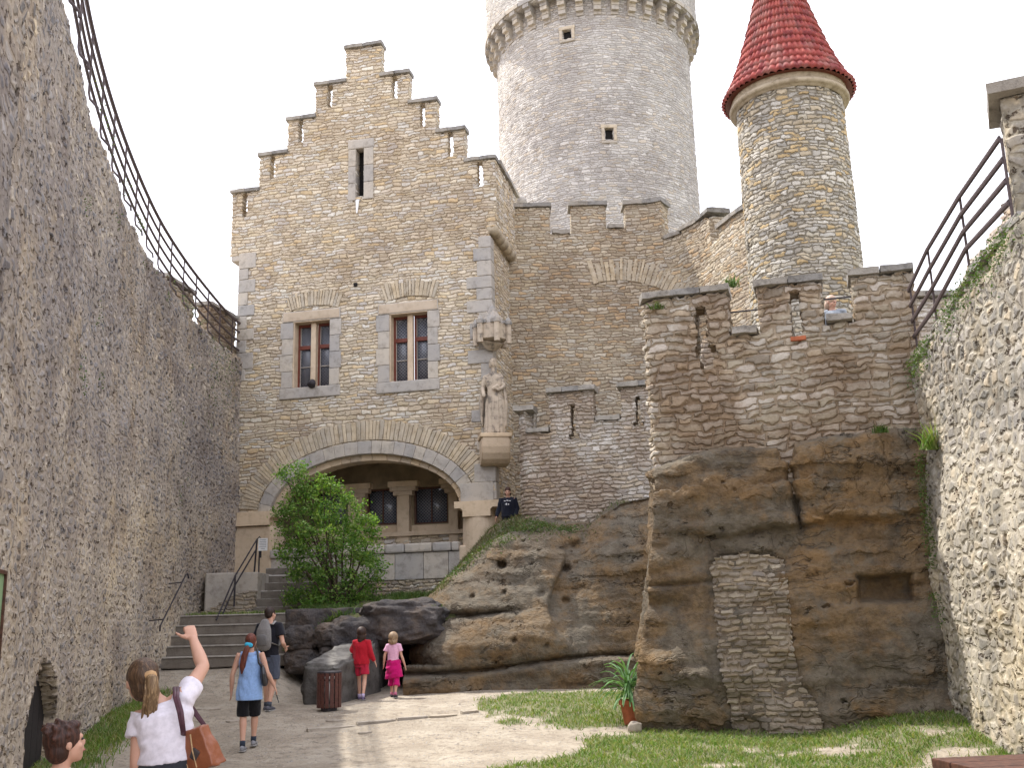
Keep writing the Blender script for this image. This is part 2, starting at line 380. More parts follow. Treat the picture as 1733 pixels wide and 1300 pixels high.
M['white'] = simple('white_enamel', (.75,.75,.75), .5, .05)
M['terracotta'] = simple('terracotta', (.36,.11,.05), .8, .2, 10)
M['lit_edge_slab'] = plainstone('skylit_edge_stone', [(.30,.28,.26),(.40,.38,.35)], 3, .5)  # pale tone paints the skylit bright line of the step edges
M['step'] = plainstone('skylit_top_step_stone', [(.14,.125,.11),(.20,.18,.16)], 2, .5, (.6,.58,.55), .6, (.50,.47,.44), True, (.12, .5))  # upward faces coloured paler to paint in skylight on the step tops
M['bark'] = simple('bark', (.07,.05,.035), .9, .4, 15, .5)
M['leaf'] = leafmat('bush_leaves', [(.07,.16,.03),(.10,.21,.045),(.045,.10,.02),(.16,.28,.07),(.08,.17,.035),(.20,.28,.08)])
M['weed'] = leafmat('weed_leaves', [(.04,.09,.02),(.07,.13,.03),(.05,.10,.03),(.11,.14,.05)], .25)
M['drygrass'] = leafmat('dry_grass', [(.09,.12,.04),(.14,.14,.06),(.10,.09,.05),(.17,.16,.09),(.07,.11,.03)], .2)
M['grass'] = leafmat('grass_blades', [(.09,.17,.035),(.13,.23,.05),(.08,.14,.03),(.20,.26,.09),(.24,.24,.12)], .3)
M['drac'] = leafmat('palm_leaves', [(.07,.17,.07),(.12,.24,.12),(.16,.28,.15),(.06,.14,.05)], .25)
def glassmat():
    N = NT('leaded_glass'); p = N.uv(); X, Y, _ = N.sep(p)
    a = N.math('PINGPONG', N.math('ADD', X, Y), .045); b = N.math('PINGPONG', N.math('SUBTRACT', X, Y), .045)
    l = N.mr(N.math('MINIMUM', a, b), .003, .007)
    c = N.mix(l, (.30,.30,.32), N.mix(N.noise(p, 5, 2), (.05,.055,.07), (.12,.13,.16)))
    N.b.inputs['Specular IOR Level'].default_value = .6
    return N.finish(c, N.mr(l, 0, 1, .5, .18))
M['glass'] = glassmat()
def rockmat():
    N = NT('sandstone_rock'); pos = N.geo(); X, Y, Z = N.sep(pos)
    wp = N.vm('ADD', pos, N.vm('MULTIPLY', N.vm('SUBTRACT', N.noise(pos, 1.3, 3, .6, True), (.5,.5,.5)), (.8,.8,.55)))
    st = N.noise(N.vm('MULTIPLY', wp, (.55,.55,2.6)), 1.1, 5, .62)
    big = N.noise(N.vm('ADD', pos, (2,5,1)), .85, 5, .6); fine = N.noise(pos, 13, 6, .72); med = N.noise(pos, 4.2, 5, .68)
    c = N.ramp(N.math('ADD', N.math('MULTIPLY', big, .55), N.math('MULTIPLY', med, .45)), [(.34,(.11,.085,.062)),(.44,(.18,.13,.08)),(.51,(.245,.17,.095)),(.58,(.20,.15,.10)),(.68,(.27,.21,.145))])
    c = N.mix(N.mr(st, .50, .64, 0, .55), c, (.30,.185,.085))
    c = N.mix(N.mr(N.math('ADD', N.math('MULTIPLY', N.noise(N.vm('ADD', pos, (7,3,1)), .62, 5, .62), .7), N.math('MULTIPLY', st, .3)), .48, .60, 0, .75), c, N.mix(med, (.115,.10,.085), (.19,.165,.13)))
    c = N.mix(N.mr(fine, .38, .72, 0, .7), c, N.mix(1, c, (.48,.45,.41), 'MULTIPLY'))
    nz = N.sep(N.n('ShaderNodeNewGeometry').outputs['Normal'])[2]
    c = N.mix(N.math('MULTIPLY', N.mr(nz, .45, .9), .4), c, (.15,.145,.125))
    holes = N.mr(N.vor(N.vm('MULTIPLY', N.vm('ADD', pos, N.vm('MULTIPLY', N.noise(pos, 3, 2, .5, True), (.3,.3,.3))), (1,1,1.7)), 2.3, 'F1', 1), .05, .17, 1, 0)
    hm = N.mr(N.noise(pos, 1.1, 2), .54, .64); holes = N.math('MULTIPLY', holes, hm)
    h2 = N.mr(N.noise(N.vm('MULTIPLY', pos, (1,1,1.8)), 5.5, 3, .6), .60, .70); h2 = N.math('MULTIPLY', h2, N.mr(big, .52, .62))
    c = N.mix(N.math('MULTIPLY', N.math('MAXIMUM', holes, h2), .55), c, (.085,.055,.032))
    H = N.math('ADD', N.math('MULTIPLY', st, .5), N.math('MULTIPLY', N.noise(pos, 3.2, 7, .62), .75)); H = N.math('SUBTRACT', H, N.math('MULTIPLY', N.math('MAXIMUM', holes, N.math('MULTIPLY', h2, .5)), .9))
    cw = N.noise(N.vm('MULTIPLY', wp, (.45,.45,2.1)), 1.25, 4, .6); crk = N.mr(N.math('ABSOLUTE', N.math('SUBTRACT', cw, .5)), .0, .012, 1, 0)
    cw2 = N.noise(N.vm('MULTIPLY', wp, (.9,.9,.45)), 1.1, 4, .6); crk2 = N.math('MULTIPLY', N.mr(N.math('ABSOLUTE', N.math('SUBTRACT', cw2, .52)), .0, .009, 1, 0), N.mr(big, .48, .56))
    crk = N.math('MAXIMUM', N.math('MULTIPLY', crk, N.mr(N.noise(pos, .9, 2), .50, .60)), N.math('MULTIPLY', crk2, .6))
    c = N.mix(N.math('MULTIPLY', crk, .42), c, (.06,.042,.03)); H = N.math('SUBTRACT', H, N.math('MULTIPLY', crk, .22))
    lw_ = N.math('ADD', N.math('MULTIPLY', N.sep(wp)[2], 4.6), N.math('MULTIPLY', N.noise(pos, 2.5, 4, .7), 1.2)); fl = N.math('FLOOR', lw_); ff = N.math('FRACT', lw_)
    wn1 = N.n('ShaderNodeTexWhiteNoise', noise_dimensions='1D'); N.put(wn1.inputs['W'], fl); wn2 = N.n('ShaderNodeTexWhiteNoise', noise_dimensions='1D'); N.put(wn2.inputs['W'], N.math('ADD', fl, 1))
    lay = N.math('ADD', N.math('MULTIPLY', wn1.outputs['Value'], N.math('SUBTRACT', 1, N.mr(ff, .8, 1))), N.math('MULTIPLY', wn2.outputs['Value'], N.mr(ff, .8, 1)))
    lm = N.mr(N.noise(pos, .7, 3), .42, .6); H = N.math('ADD', H, N.math('MULTIPLY', N.math('MULTIPLY', N.math('SUBTRACT', lay, .5), lm), .42))
    c = N.mix(lm, c, N.mix(1, c, N.ramp(lay, [(0, (.78, .76, .74)), (1, (1.18, 1.12, 1.02))]), 'MULTIPLY'))
    rg = N.n('ShaderNodeTexNoise', noise_dimensions='3D', noise_type='RIDGED_MULTIFRACTAL'); N.put(rg.inputs['Vector'], N.vm('MULTIPLY', wp, (1, 1, 1.6))); rg.inputs['Scale'].default_value = 1.5; rg.inputs['Detail'].default_value = 5
    H = N.math('ADD', H, N.math('MULTIPLY', rg.outputs['Fac'], .16))
    c = N.mix(N.mr(N.noise(N.vm('ADD', pos, (11,2,6)), .95, 6, .68), .45, .58, 0, .8), c, N.mix(N.mr(med, .35, .65), (.10,.088,.07), (.185,.165,.13))); c = N.mix(1, c, (.84,.83,.82), 'MULTIPLY')
    return N.finish(c, .95, H, .15)
M['rock'] = rockmat()
def darkrock():
    N = NT('grey_weathered_rock'); pos = N.geo()
    c = N.ramp(N.noise(pos, 1.6, 5, .65), [(.35,(.05,.047,.05)),(.5,(.085,.075,.072)),(.65,(.13,.10,.08))])
    c = N.mix(N.mr(N.noise(pos, 14, 5, .7), .4, .7, 0, .6), c, N.mix(1, c, (.5,.5,.5), 'MULTIPLY'))
    return N.finish(c, .95, N.noise(pos, 3.5, 7, .68), .14)
M['darkrock'] = darkrock()
def skin():
    N = NT('skin'); p = N.obj(); N.b.inputs['Subsurface Weight'].default_value = .08; N.b.inputs['Subsurface Radius'].default_value = (.3,.1,.05)
    N.b.inputs['Subsurface Scale'].default_value = .03
    c = N.mix(N.noise(p, 7, 3), (.50,.27,.19), (.62,.38,.28)); return N.finish(c, .55, N.noise(p, 60, 3), 0, .08, .01)
M['skin'] = skin()
def hairmat(name, a, b):
    N = NT(name); p = N.obj(); f = N.noise(N.vm('MULTIPLY', p, (60, 60, 7)), 1.5, 3, .6)
    N.b.inputs['Specular IOR Level'].default_value = .4
    return N.finish(N.mix(N.mr(f, .4, .75), a, b), .55, f, 0, .5, .01)

# ================================================================== GROUND
def sstep(a, b, x):
    t = min(1, max(0, (x-a)/(b-a))); return t*t*(3-2*t)
def ground_z(x, y):
    z = float(np.interp(y, [0, 12, 15.5, 18.25, 20, 22, 30], [-.02, .02, .08, .37, .45, .55, .6]))
    z += sstep(-3.9, -5.2, x)*sstep(19.2, 22, y)*.5
    z += sstep(3.5, 5.8, x)*sstep(11, 15, y)*.3
    z += .10*sstep(-4.6, -6.2, x)*sstep(8, 14, y)*(1-sstep(19, 21, y))
    z += .05*(mn.noise(Vector((x*.5, y*.5, 0)))) + .02*mn.noise(Vector((x*2.1, y*2.1, 3)))
    return z
def grassiness(x, y):
    """where the turf grows, 0..1"""
    n = mn.noise(Vector((x*.9, y*.8, 5)))*.5 + mn.noise(Vector((x*2.6, y*2.2, 9)))*.35
    edge = np.interp(y, [8.5, 10.5, 12.8, 13.5, 14.2, 15.4, 16.2, 17.2, 18.5], [5, .9, .0, -.55, .2, .9, .55, -.1, -.6])
    g = sstep(-.25, .45, x-edge+n*1.3)*sstep(10.2, 12.6, y+n*1.6)
    path = math.exp(-((y-(16.2+.10*(x-.5)))/.42)**2)*(1-sstep(1.5, 2.1, x))        # trodden strip beside the pot
    g *= 1-path*.95
    g *= 1-sstep(20.2, 20.9, y)*(x < 2.2)
    bare = sstep(.02, .42, mn.noise(Vector((x*.9+3, y*1.1, 2)))+.35*mn.noise(Vector((x*3.2, y*3.2, 2)))); g *= 1-.8*bare*(1-sstep(14.0, 15.0, y))
    l = sstep(-4.8, -5.5, x + .16*max(0, y-11) + n*.4)*sstep(8, 11, y)*(1-sstep(20, 21, y))   # strip under the left wall
    return max(g, l*.9)
nx, ny = 200, 260
gx = np.linspace(-9, 9, nx); gy = np.linspace(-6, 27, ny)
V = [(x, y, ground_z(x, y)) for x in gx for y in gy]
Fc = [(i*ny+j, (i+1)*ny+j, (i+1)*ny+j+1, i*ny+j+1) for i in range(nx-1) for j in range(ny-1)]
b0 = len(V)                                        # skirt reaching far out
far = 1500
outer = [(-far, -far, -.5), (far, -far, -.5), (far, far, -.5), (-far, far, -.5)]
V += outer
cs = [0, (nx-1)*ny, (nx-1)*ny+ny-1, ny-1]
Fc += [(b0, b0+1, cs[1], cs[0]), (b0+1, b0+2, cs[2], cs[1]), (b0+2, b0+3, cs[3], cs[2]), (b0+3, b0, cs[0], cs[3])]
me = bpy.data.meshes.new('ground'); me.from_pydata(V, [], Fc); me.update()
ca = me.color_attributes.new('turf', 'FLOAT_COLOR', 'POINT')
GR = np.array([grassiness(x, y) for x in gx for y in gy] + [0]*4)
ca.data.foreach_set('color', np.stack([GR, GR, GR, np.ones_like(GR)], 1).ravel())
def groundmat():
    N = NT('trodden_earth'); pos = N.geo()
    at_ = N.n('ShaderNodeAttribute', attribute_name='turf').outputs['Fac']
    c = N.ramp(N.noise(pos, 1.3, 5, .65), [(.3,(.26,.215,.165)),(.5,(.35,.30,.235)),(.68,(.41,.36,.29))])
    peb = N.vor(pos, 16, 'F1', 1); pebc = N.sep(N.vor(pos, 16, 'F1', 1, '3D', 'Color'))[0]
    c = N.mix(N.math('MULTIPLY', N.mr(peb, .22, .34, 1, 0), N.mr(pebc, .70, .76)), c, (.30,.29,.28))
    c = N.mix(N.mr(N.noise(pos, 7, 6, .75), .46, .70, 0, .85), c, (.165,.135,.105)); c = N.mix(N.mr(N.noise(pos, .8, 4, .6), .5, .65, 0, .5), c, (.24,.20,.155))
    c = N.mix(N.mr(N.noise(pos, 45, 3, .6), .55, .72, 0, .5), c, (.5,.46,.4))
    g = N.mr(N.math('ADD', at_, N.math('MULTIPLY', N.math('SUBTRACT', N.noise(pos, 9, 4, .7), .5), .7)), .35, .65)
    c = N.mix(N.math('MULTIPLY', g, .72), c, N.mix(N.noise(pos, 5, 4), (.08,.11,.035), (.16,.15,.07)))
    H = N.math('ADD', N.math('MULTIPLY', N.noise(pos, 5, 6, .7), .8), N.math('MULTIPLY', N.mr(peb, .15, .35, 1, 0), .25))
    return N.finish(c, .95, H, 0, .9, .06)
M['ground'] = groundmat()
tag(link('ground', me, M['ground'], None, True), 'sandy trodden courtyard ground with patches of turf', kind='structure')

def blades(name, pts, h, wd, mat, bend=.5, nseg=2):
    """upright leaf blades standing at pts (x,y,z)"""
    n = len(pts); P = np.asarray(pts, float); a = rng.uniform(0, 2*np.pi, n); H = h*rng.uniform(.45, 1.25, n); W = wd*rng.uniform(.6, 1.4, n)
    dx, dy = np.cos(a), np.sin(a); lean = rng.uniform(.1, bend*1.6, n)*H; la = rng.uniform(0, 2*np.pi, n); lx, ly = np.cos(la)*lean, np.sin(la)*lean
    z = np.zeros(n)
    v = np.stack([P+np.stack([-dx*W, -dy*W, z-.01], 1), P+np.stack([dx*W, dy*W, z-.01], 1),
                  P+np.stack([dx*W*.7+lx*.35, dy*W*.7+ly*.35, H*.6], 1), P+np.stack([-dx*W*.7+lx*.35, -dy*W*.7+ly*.35, H*.6], 1),
                  P+np.stack([lx, ly, H], 1)], 1).reshape(-1, 3)
    F = []
    for i in range(n): b = i*5; F.append((b, b+1, b+2, b+3)); F.append((b+3, b+2, b+4))
    me = bpy.data.meshes.new(name); me.from_pydata(v.tolist(), [], F); me.update(); return link(name, me, mat)
def leaves(name, pts, size, mat, parent=None, up=.3):
    n = len(pts); P = np.asarray(pts, float); S = size*rng.uniform(.55, 1.35, (n, 1))
    d = rng.normal(size=(n, 3)); d[:, 2] *= .7; d /= np.linalg.norm(d, axis=1)[:, None]
    q = rng.normal(size=(n, 3)); q[:, 2] += up; s = np.cross(d, q); s /= np.linalg.norm(s, axis=1)[:, None]; nn = np.cross(s, d)
    v = np.stack([P-d*S*.5, P+s*S*.30+nn*S*.06, P+d*S*.55, P-s*S*.30+nn*S*.06], 1).reshape(-1, 3)
    F = [(4*i, 4*i+1, 4*i+2, 4*i+3) for i in range(n)]
    me = bpy.data.meshes.new(name); me.from_pydata(v.tolist(), [], F); me.update(); return link(name, me, mat, parent)
pts = []
while len(pts) < 50000:
    x = random.uniform(-3.5, 7.2); y = 10.2 + 10.6*random.random()**1.25
    if random.random() < grassiness(x, y)**1.7*(1.0 if y < 18 else .55)*(.35+.9*max(0, .5+mn.noise(Vector((x*3.5, y*3.5, 1))))): pts.append((x, y, ground_z(x, y)))
tag(blades('grass', pts, .065, .007, M['grass'], 1.3), 'short patchy green turf on the right of the courtyard', 'grass', kind='stuff')
pts = []
while len(pts) < 9000:
    y = random.uniform(9, 20.5); x = -4.7 - .16*max(0, y-11) + random.gauss(-.6, .5)
    if x > -7.6 and random.random() < grassiness(x, y): pts.append((x, y, ground_z(x, y)))
tag(blades('grass', pts, .11, .009, M['grass'], .8), 'strip of longer grass along the foot of the left wall', 'grass', kind='stuff')

# ================================================================== coping stones
def coping(parent, S, u0, u1, z, w0, w1, th=.12, nb=2, mat='cap', over=.06, slope=0):
    """flat coping stones on a wall top, as one cap part per merlon"""
    mb = MB(); L = (u1-u0+2*over)/nb
    for k in range(nb):
        a = u0-over+k*L; b = a+L-.012
        bm = bmesh.new(); bmesh.ops.create_cube(bm, size=1); bmesh.ops.scale(bm, vec=(b-a, w1-w0+2*over, th), verts=bm.verts)
        bmesh.ops.subdivide_edges(bm, edges=bm.edges[:], cuts=3, use_grid_fill=True)
        sd = random.uniform(0, 99)
        for v in bm.verts:
            nn_ = mn.noise_vector(v.co*5+Vector((sd, 0, 0))); v.co += nn_*.022
            if abs(v.co.z) > th*.3 and abs(v.co.y) > (w1-w0)*.5: v.co.z *= .8
        for v in bm.verts:
            u = (a+b)/2+v.co.x; w = (w0+w1)/2+v.co.y; v.co = Vector(S.P(u, w, z+th/2+v.co.z+slope*v.co.y))
        mb.add(bm); bm.free()
    return mb.build('cap_stone', M[mat], parent)

# ================================================================== GATEHOUSE
P0 = at(834, 600, 26); HF = Frame(P0.x, P0.y, -12.5)
gate = empty('gatehouse', HF.P(-3.6, 0, 0.5))
tag(gate, 'tall yellowish rubble stone house with a stepped gable and a wide arched loggia', 'building')
ULo, ULu, URo, URu = -7.28, -7.58, -.02, .19        # lower / upper corners
ZJ = 12.15
C0 = -3.62; peak = (-4.165, -3.081)
steps = [(-7.58, -6.77, 14.05), (-6.77, -5.92, 15.10), (-5.92, -5.08, 16.10), (-5.08, -4.165, 17.08), (-4.165, -3.081, 18.12), (-3.081, -2.24, 17.08), (-2.24, -1.44, 16.10), (-1.44, -.64, 15.10), (-.64, .19, 14.12)]
slits = []
for i, (a, b, z) in enumerate(steps):
    if i == 4: continue
    c = (a+b)/2 - .02; slits.append((c-.07, c+.07, z-.72, z-.02))
WIN = [(-5.60, -4.53, 8.17, 10.02), (-2.83, -1.76, 8.12, 9.99)]
AW = (-3.82, -3.58, 13.5, 14.95)
AC, AA, AB, AZ = -3.5, 2.66, 1.47, 4.76
def in_arch(u, v):
    if v >= AZ: return ((u-AC)/(AA+.12))**2+((v-AZ)/(AB+.12))**2 < 1
    return -6.3 < u < -.70 and v > 3.0
def house_solid(u, v):
    if v > ZJ:
        if not ULu < u < URu: return False
        top = [z for a, b, z in steps if a <= u < b]
        if not top or v > top[0]: return False
    elif not ULo < u < URo: return False
    for a, b, c, d in slits:
        if a < u < b and c < v < d: return False
    for a, b, c, d in WIN+[AW]:
        if a < u < b and c < v < d: return False
    if u > -.98 and 3.0 < v < 4.83: return False
    return not in_arch(u, v)
us = axis(ULu, URu, .055, [ULo, URo]+[s[0] for s in steps]+[q for s in slits for q in s[:2]]+[q for s in WIN for q in s[:2]]+list(AW[:2]))
vs = axis(.4, 18.12, .045, [ZJ, 3.0, AZ]+[s[2] for s in steps]+[q for s in slits for q in s[2:]]+[q for s in WIN for q in s[2:]]+list(AW[2:]))
sheet('wall', HF, us, vs, house_solid, .30, M['house'], gate)
# side wall, set out above the string course
HS = Frame(*HF.P(URo, 0, 0)[:2], 90-12.5)
class Off:
    def __init__(s, S, u0, w0): s.S = S; s.u0 = u0; s.w0 = w0
    def P(s, u, w, z): return s.S.P(u+s.u0, w+s.w0, z)
SL = 2.75
side_sl = [(.95, 1.05), (1.75, 1.85)]
def side_solid(u, v): return not any(a < u < b and 13.4 < v < 14.05 for a, b in side_sl)
sheet('side_wall', HS, axis(.3, SL, .06), axis(.4, ZJ, .045), lambda u, v: True, .4, M['house'], gate, back=False)
sheet('side_wall', Off(HS, 0, URu-URo), axis(.3, SL, .06, [q for s in side_sl for q in s]), axis(ZJ, 14.12, .045, [13.4, 14.05]), side_solid, .4, M['house'], gate)
# left flank and back so that the house is a closed block
HL = Frame(*HF.P(ULo, -7.5, 0)[:2], -90-12.5)
sheet('side_wall', HL, axis(0, 7.0, .3), axis(.4, 14.0, .3), lambda u, v: True, .3, M['house'], gate, back=False)
for a, b, z in steps:
    coping(gate, HF, a+.03, b-.03, z, -.30, 0, .125, 2 if b-a > .5 else 1, over=.07)
coping(gate, HS, .42, SL, 14.12, -.4+.2, .22, .15, 4, over=.06)
M['stringstone'] = plainstone('weathered_string_stone', [(.38,.32,.24),(.46,.40,.31)], 4, .7, (.5,.47,.44), .8)
# string course: a quarter-round roll under the jettied side
mb = MB(); A = Vector(HS.P(-.0, .08, ZJ)); B = Vector(HS.P(SL, .08, ZJ))
n_ = 6
for k in range(n_):
    p = A.lerp(B, k/n_); q = A.lerp(B, (k+1)/n_-.004); mb.tube([p-Vector((0, 0, .02)), q-Vector((0, 0, .02))], .15, 14)
mb.build('string_course', M['stringstone'], gate, True)
mb = MB(); mb.box((0, 0, 0), (.32, .55, .16), bev=.02, M=Matrix.Translation(Vector(HF.P(ULo-.10, -.27, ZJ-.08))) @ Matrix.Rotation(HF.a, 4, 'Z')); mb.build('corner_corbel', M['ashgrey'], gate)
# quoins
def fbox(mb, S, u0, u1, z0, z1, w0, w1, bev=.012, jit=0):
    c = S.P((u0+u1)/2, (w0+w1)/2, (z0+z1)/2); mb.box(c, (u1-u0, abs(w1-w0), z1-z0), rz=S.a, bev=bev, jit=jit)
mb = MB(); z = 4.86; k = 0
while z < ZJ-.35:
    h = random.uniform(.26, .46); wdt = random.choice([.42, .55, .62]) if k % 2 else random.uniform(.26, .36)
    if not (7.4 < z < 7.9): fbox(mb, HF, -.05-wdt, .015, z, z+h-.014, -.35, .022, .015)
    z += h; k += 1
mb.build('quoin_stones', M['ashgrey'], gate)
mb = MB(); z = 5.3; k = 0
while z < ZJ-.4:
    h = random.uniform(.3, .48); wdt = .5 if k % 2 else .28
    if z > 8.3: fbox(mb, HF, ULo-.015, ULo+wdt, z, z+h-.014, -.3, .022, .015)
    z += h; k += 1
mb.build('quoin_stones', M['ashgrey'], gate)
# relieving arches of thin upright stones
def relieving(parent, S, c, zc, r0, a0, a1, hh, n, squash=1., w=.03, mat='voussoir'):
    mb = MB(); edges = [a0]
    while edges[-1] < a1: edges.append(edges[-1]+(a1-a0)/n*random.uniform(.6, 1.4))
    for p, q in zip(edges[:-1], edges[1:]):
        m = (p+q)/2; r = r0; x = c+r*math.sin(m); z = zc+r*math.cos(m)*squash
        tx, tz = math.cos(m), -math.sin(m)*squash; tl = math.hypot(tx, tz); ang = math.atan2(tz, tx)
        L = hh*random.uniform(.85, 1.15); wdt = r*tl*(q-p)*.9; nx_, nz_ = -math.sin(ang), math.cos(ang)
        pos = Vector(S.P(x+nx_*L/2, w/2-.04, z+nz_*L/2))
        pa, pb_ = S.P(x-.1, 0, z), S.P(x+.1, 0, z); sa = math.atan2(pb_[1]-pa[1], pb_[0]-pa[0])
        Mx = Matrix.Translation(pos) @ Matrix.Rotation(sa, 4, 'Z') @ Matrix.Rotation(-ang, 4, 'Y')
        mb.box((0, 0, 0), (wdt, .08+w, L), bev=min(.012, wdt*.2), M=Mx, jit=.006)
    return mb.build('relieving_arch', M[mat], parent)
relieving(gate, HF, (WIN[0][0]+WIN[0][1])/2+.05, 8.35, 2.1, -.33, .33, .42, 17)
relieving(gate, HF, (WIN[1][0]+WIN[1][1])/2+.05, 8.35, 2.1, -.33, .33, .46, 17)
def ell_voussoirs(parent, a, b, hh, t0, t1, n, w0, w1, name, mat, gap=.9, jit=.0, bev=.012):
    mb = MB(); ts = [t0]
    while ts[-1] < t1-1e-6: ts.append(min(t1, ts[-1]+(t1-t0)/n*random.uniform(.75, 1.25)))
    for p, q in zip(ts[:-1], ts[1:]):
        g = (q-p)*(1-gap)/2; cr = []
        for t, o in ((p+g, 0), (q-g, 0), (q-g, 1), (p+g, 1)):
            L = hh*(random.uniform(.9, 1.1) if jit and o else 1)
            nx_, nz_ = math.cos(t)/a, math.sin(t)/b; l = math.hypot(nx_, nz_)
            cr.append((AC+a*math.cos(t)+o*L*nx_/l, AZ+b*math.sin(t)+o*L*nz_/l))
        bm = bmesh.new(); f = [bm.verts.new(HF.P(u, w1, z)) for u, z in cr]; r = [bm.verts.new(HF.P(u, w0, z)) for u, z in cr]
        bm.faces.new(f); bm.faces.new(r[::-1])
        for i in range(4): j = (i+1) % 4; bm.faces.new((f[j], f[i], r[i], r[j]))
        bmesh.ops.recalc_face_normals(bm, faces=bm.faces); bmesh.ops.bevel(bm, geom=bm.edges[:], offset=bev, segments=1, affect='EDGES'); mb.add(bm); bm.free()
    return mb.build(name, M[mat], parent)
ell_voussoirs(gate, AA, AB, .34, 0, math.pi, 23, -.12, .035, 'arch_band', 'ashgrey', .985)
ell_voussoirs(gate, AA-.16, AB-.16, .30, 0, math.pi, 23, -.62, -.135, 'arch_soffit', 'ashwarm', .985)
ell_voussoirs(gate, AA+.37, AB+.37, .50, .12, math.pi-.08, 78, -.05, .03, 'relieving_arch', 'voussoir', .88, .01, .008)
# imposts, drum, piers
mb = MB()
def roundbox(mb, S, u0, u1, z0, z1, w0, w1, r=.12):
    bm = bmesh.new(); bmesh.ops.create_cube(bm, size=1); bmesh.ops.scale(bm, vec=(u1-u0, w1-w0, z1-z0), verts=bm.verts)
    e = [e for e in bm.edges if all(v.co.z < 0 for v in e.verts) and e.verts[0].co.x*e.verts[1].co.x > 0]; bmesh.ops.bevel(bm, geom=e, offset=r, segments=5, affect='EDGES')
    bm.transform(Matrix.Translation(Vector(S.P((u0+u1)/2, (w0+w1)/2, (z0+z1)/2))) @ Matrix.Rotation(S.a, 4, 'Z')); mb.add(bm); bm.free()
roundbox(mb, HF, -1.06, .10, 4.44, 4.83, -.7, .17, .22); mb.build('impost', M['ashwarm'], gate)
mb = MB(); roundbox(mb, HF, -7.40, -5.92, 4.50, 4.86, -.7, .14, .2); mb.build('impost', M['ashwarm'], gate)
mb = MB(); mb.tube([HF.P(-.48, -.30, 3.0), HF.P(-.48, -.30, 3.8), HF.P(-.48, -.30, 4.44)], [.50, .48, .46], 28); mb.build('drum_pillar', M['ashwarm'], gate, False)
mb = MB(); fbox(mb, HF, -.98, .04, 2.2, 3.75, -.75, .06, .05); mb.build('pillar_base', M['ashwarm'], gate)
mb = MB(); fbox(mb, HF, -7.25, -6.02, 2.0, 4.50, -.7, .05, .10); mb.build('pillar', M['ashwarm'], gate)
mb = MB(); fbox(mb, HF, -.92, -.06, 4.83, 5.30, -.52, .045, .015); fbox(mb, HF, -.55, -.0, 5.31, 5.78, -.3, .04, .015); mb.build('springer_stones', M['ashgrey'], gate)
# parapet of the loggia
mb = MB(); u = -6.1
while u < -.9:
    L = random.uniform(.5, .75); fbox(mb, HF, u, min(-.96, u+L)-.012, 3.62, 3.85, -.45, .10, .05); u += L
mb.build('parapet_coping', M['ashgrey'], gate)
mb = MB(); u = -6.1
while u < -.9:
    L = random.uniform(.6, .8); fbox(mb, HF, u, min(-.96, u+L)-.01, 2.95, 3.61, -.4, .035, .015); u += L
mb.build('parapet_ashlar', M['ashgrey'], gate)
sheet('base_wall', Off(HF, 0, .02), axis(-6.1, -.1, .06), axis(1.6, 3.0, .05), lambda u, v: True, .3, M['infill'], gate, back=False)
# loggia interior
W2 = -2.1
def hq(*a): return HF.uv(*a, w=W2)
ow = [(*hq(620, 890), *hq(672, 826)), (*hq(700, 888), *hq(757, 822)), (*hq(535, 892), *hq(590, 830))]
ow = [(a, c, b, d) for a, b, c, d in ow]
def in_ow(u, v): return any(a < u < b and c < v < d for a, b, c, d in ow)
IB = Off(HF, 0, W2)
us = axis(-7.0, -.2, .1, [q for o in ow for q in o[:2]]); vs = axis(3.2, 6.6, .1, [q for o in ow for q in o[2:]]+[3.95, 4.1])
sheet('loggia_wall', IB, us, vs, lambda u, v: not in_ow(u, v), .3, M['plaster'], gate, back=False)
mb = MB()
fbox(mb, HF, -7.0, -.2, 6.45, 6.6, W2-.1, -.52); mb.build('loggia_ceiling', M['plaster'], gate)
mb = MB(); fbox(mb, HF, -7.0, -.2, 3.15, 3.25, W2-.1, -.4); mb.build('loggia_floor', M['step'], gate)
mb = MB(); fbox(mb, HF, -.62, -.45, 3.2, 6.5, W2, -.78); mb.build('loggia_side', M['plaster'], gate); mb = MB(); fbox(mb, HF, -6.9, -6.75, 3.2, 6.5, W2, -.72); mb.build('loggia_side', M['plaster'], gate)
for a, b, c, d in ow:
    w_ = MB(); cx_ = (a+b)/2
    fbox(w_, HF, a-.02, a+.05, c, d, W2-.16, W2-.08); fbox(w_, HF, b-.05, b+.02, c, d, W2-.16, W2-.08)
    fbox(w_, HF, a, b, d-.05, d+.02, W2-.16, W2-.08); fbox(w_, HF, a, b, c-.02, c+.05, W2-.16, W2-.08); fbox(w_, HF, cx_-.02, cx_+.02, c+.05, d-.05, W2-.15, W2-.10)
    wf = w_.build('loggia_window', M['woodbrown'], gate)
    g = sheet('glass', Off(HF, 0, W2-.17), [a, b], [c, d], lambda u, v: True, .02, M['glass'], wf)
    mb = MB(); fbox(mb, HF, a-.05, b+.05, c-.28, c-.03, W2-.05, W2+.04, .01); mb.build('window_apron', M['ashwarm'], wf)
def bracket_pillar(u0, u1, zt):
    mb = MB(); z0 = 3.55
    fbox(mb, HF, u0, u1, z0, zt-.35, W2-.02, W2+.22, .03)
    for k, (e, a, b) in enumerate(((.10, -.36, -.24), (.20, -.24, -.12), (.26, -.12, .04))): fbox(mb, HF, u0-e, u1+e, zt+a, zt+b, W2-.02, W2+.25, .02)
    mb.build('loggia_pillar', M['ashwarm'], gate)
zt = max(o[3] for o in ow)
o0, o1, o2 = ow
bracket_pillar(o0[1]+.06, o1[0]-.06, zt+.1); bracket_pillar(o2[1]+.06, o0[0]-.06, zt+.1); bracket_pillar(o1[1]+.08, o1[1]+.35, zt+.1)
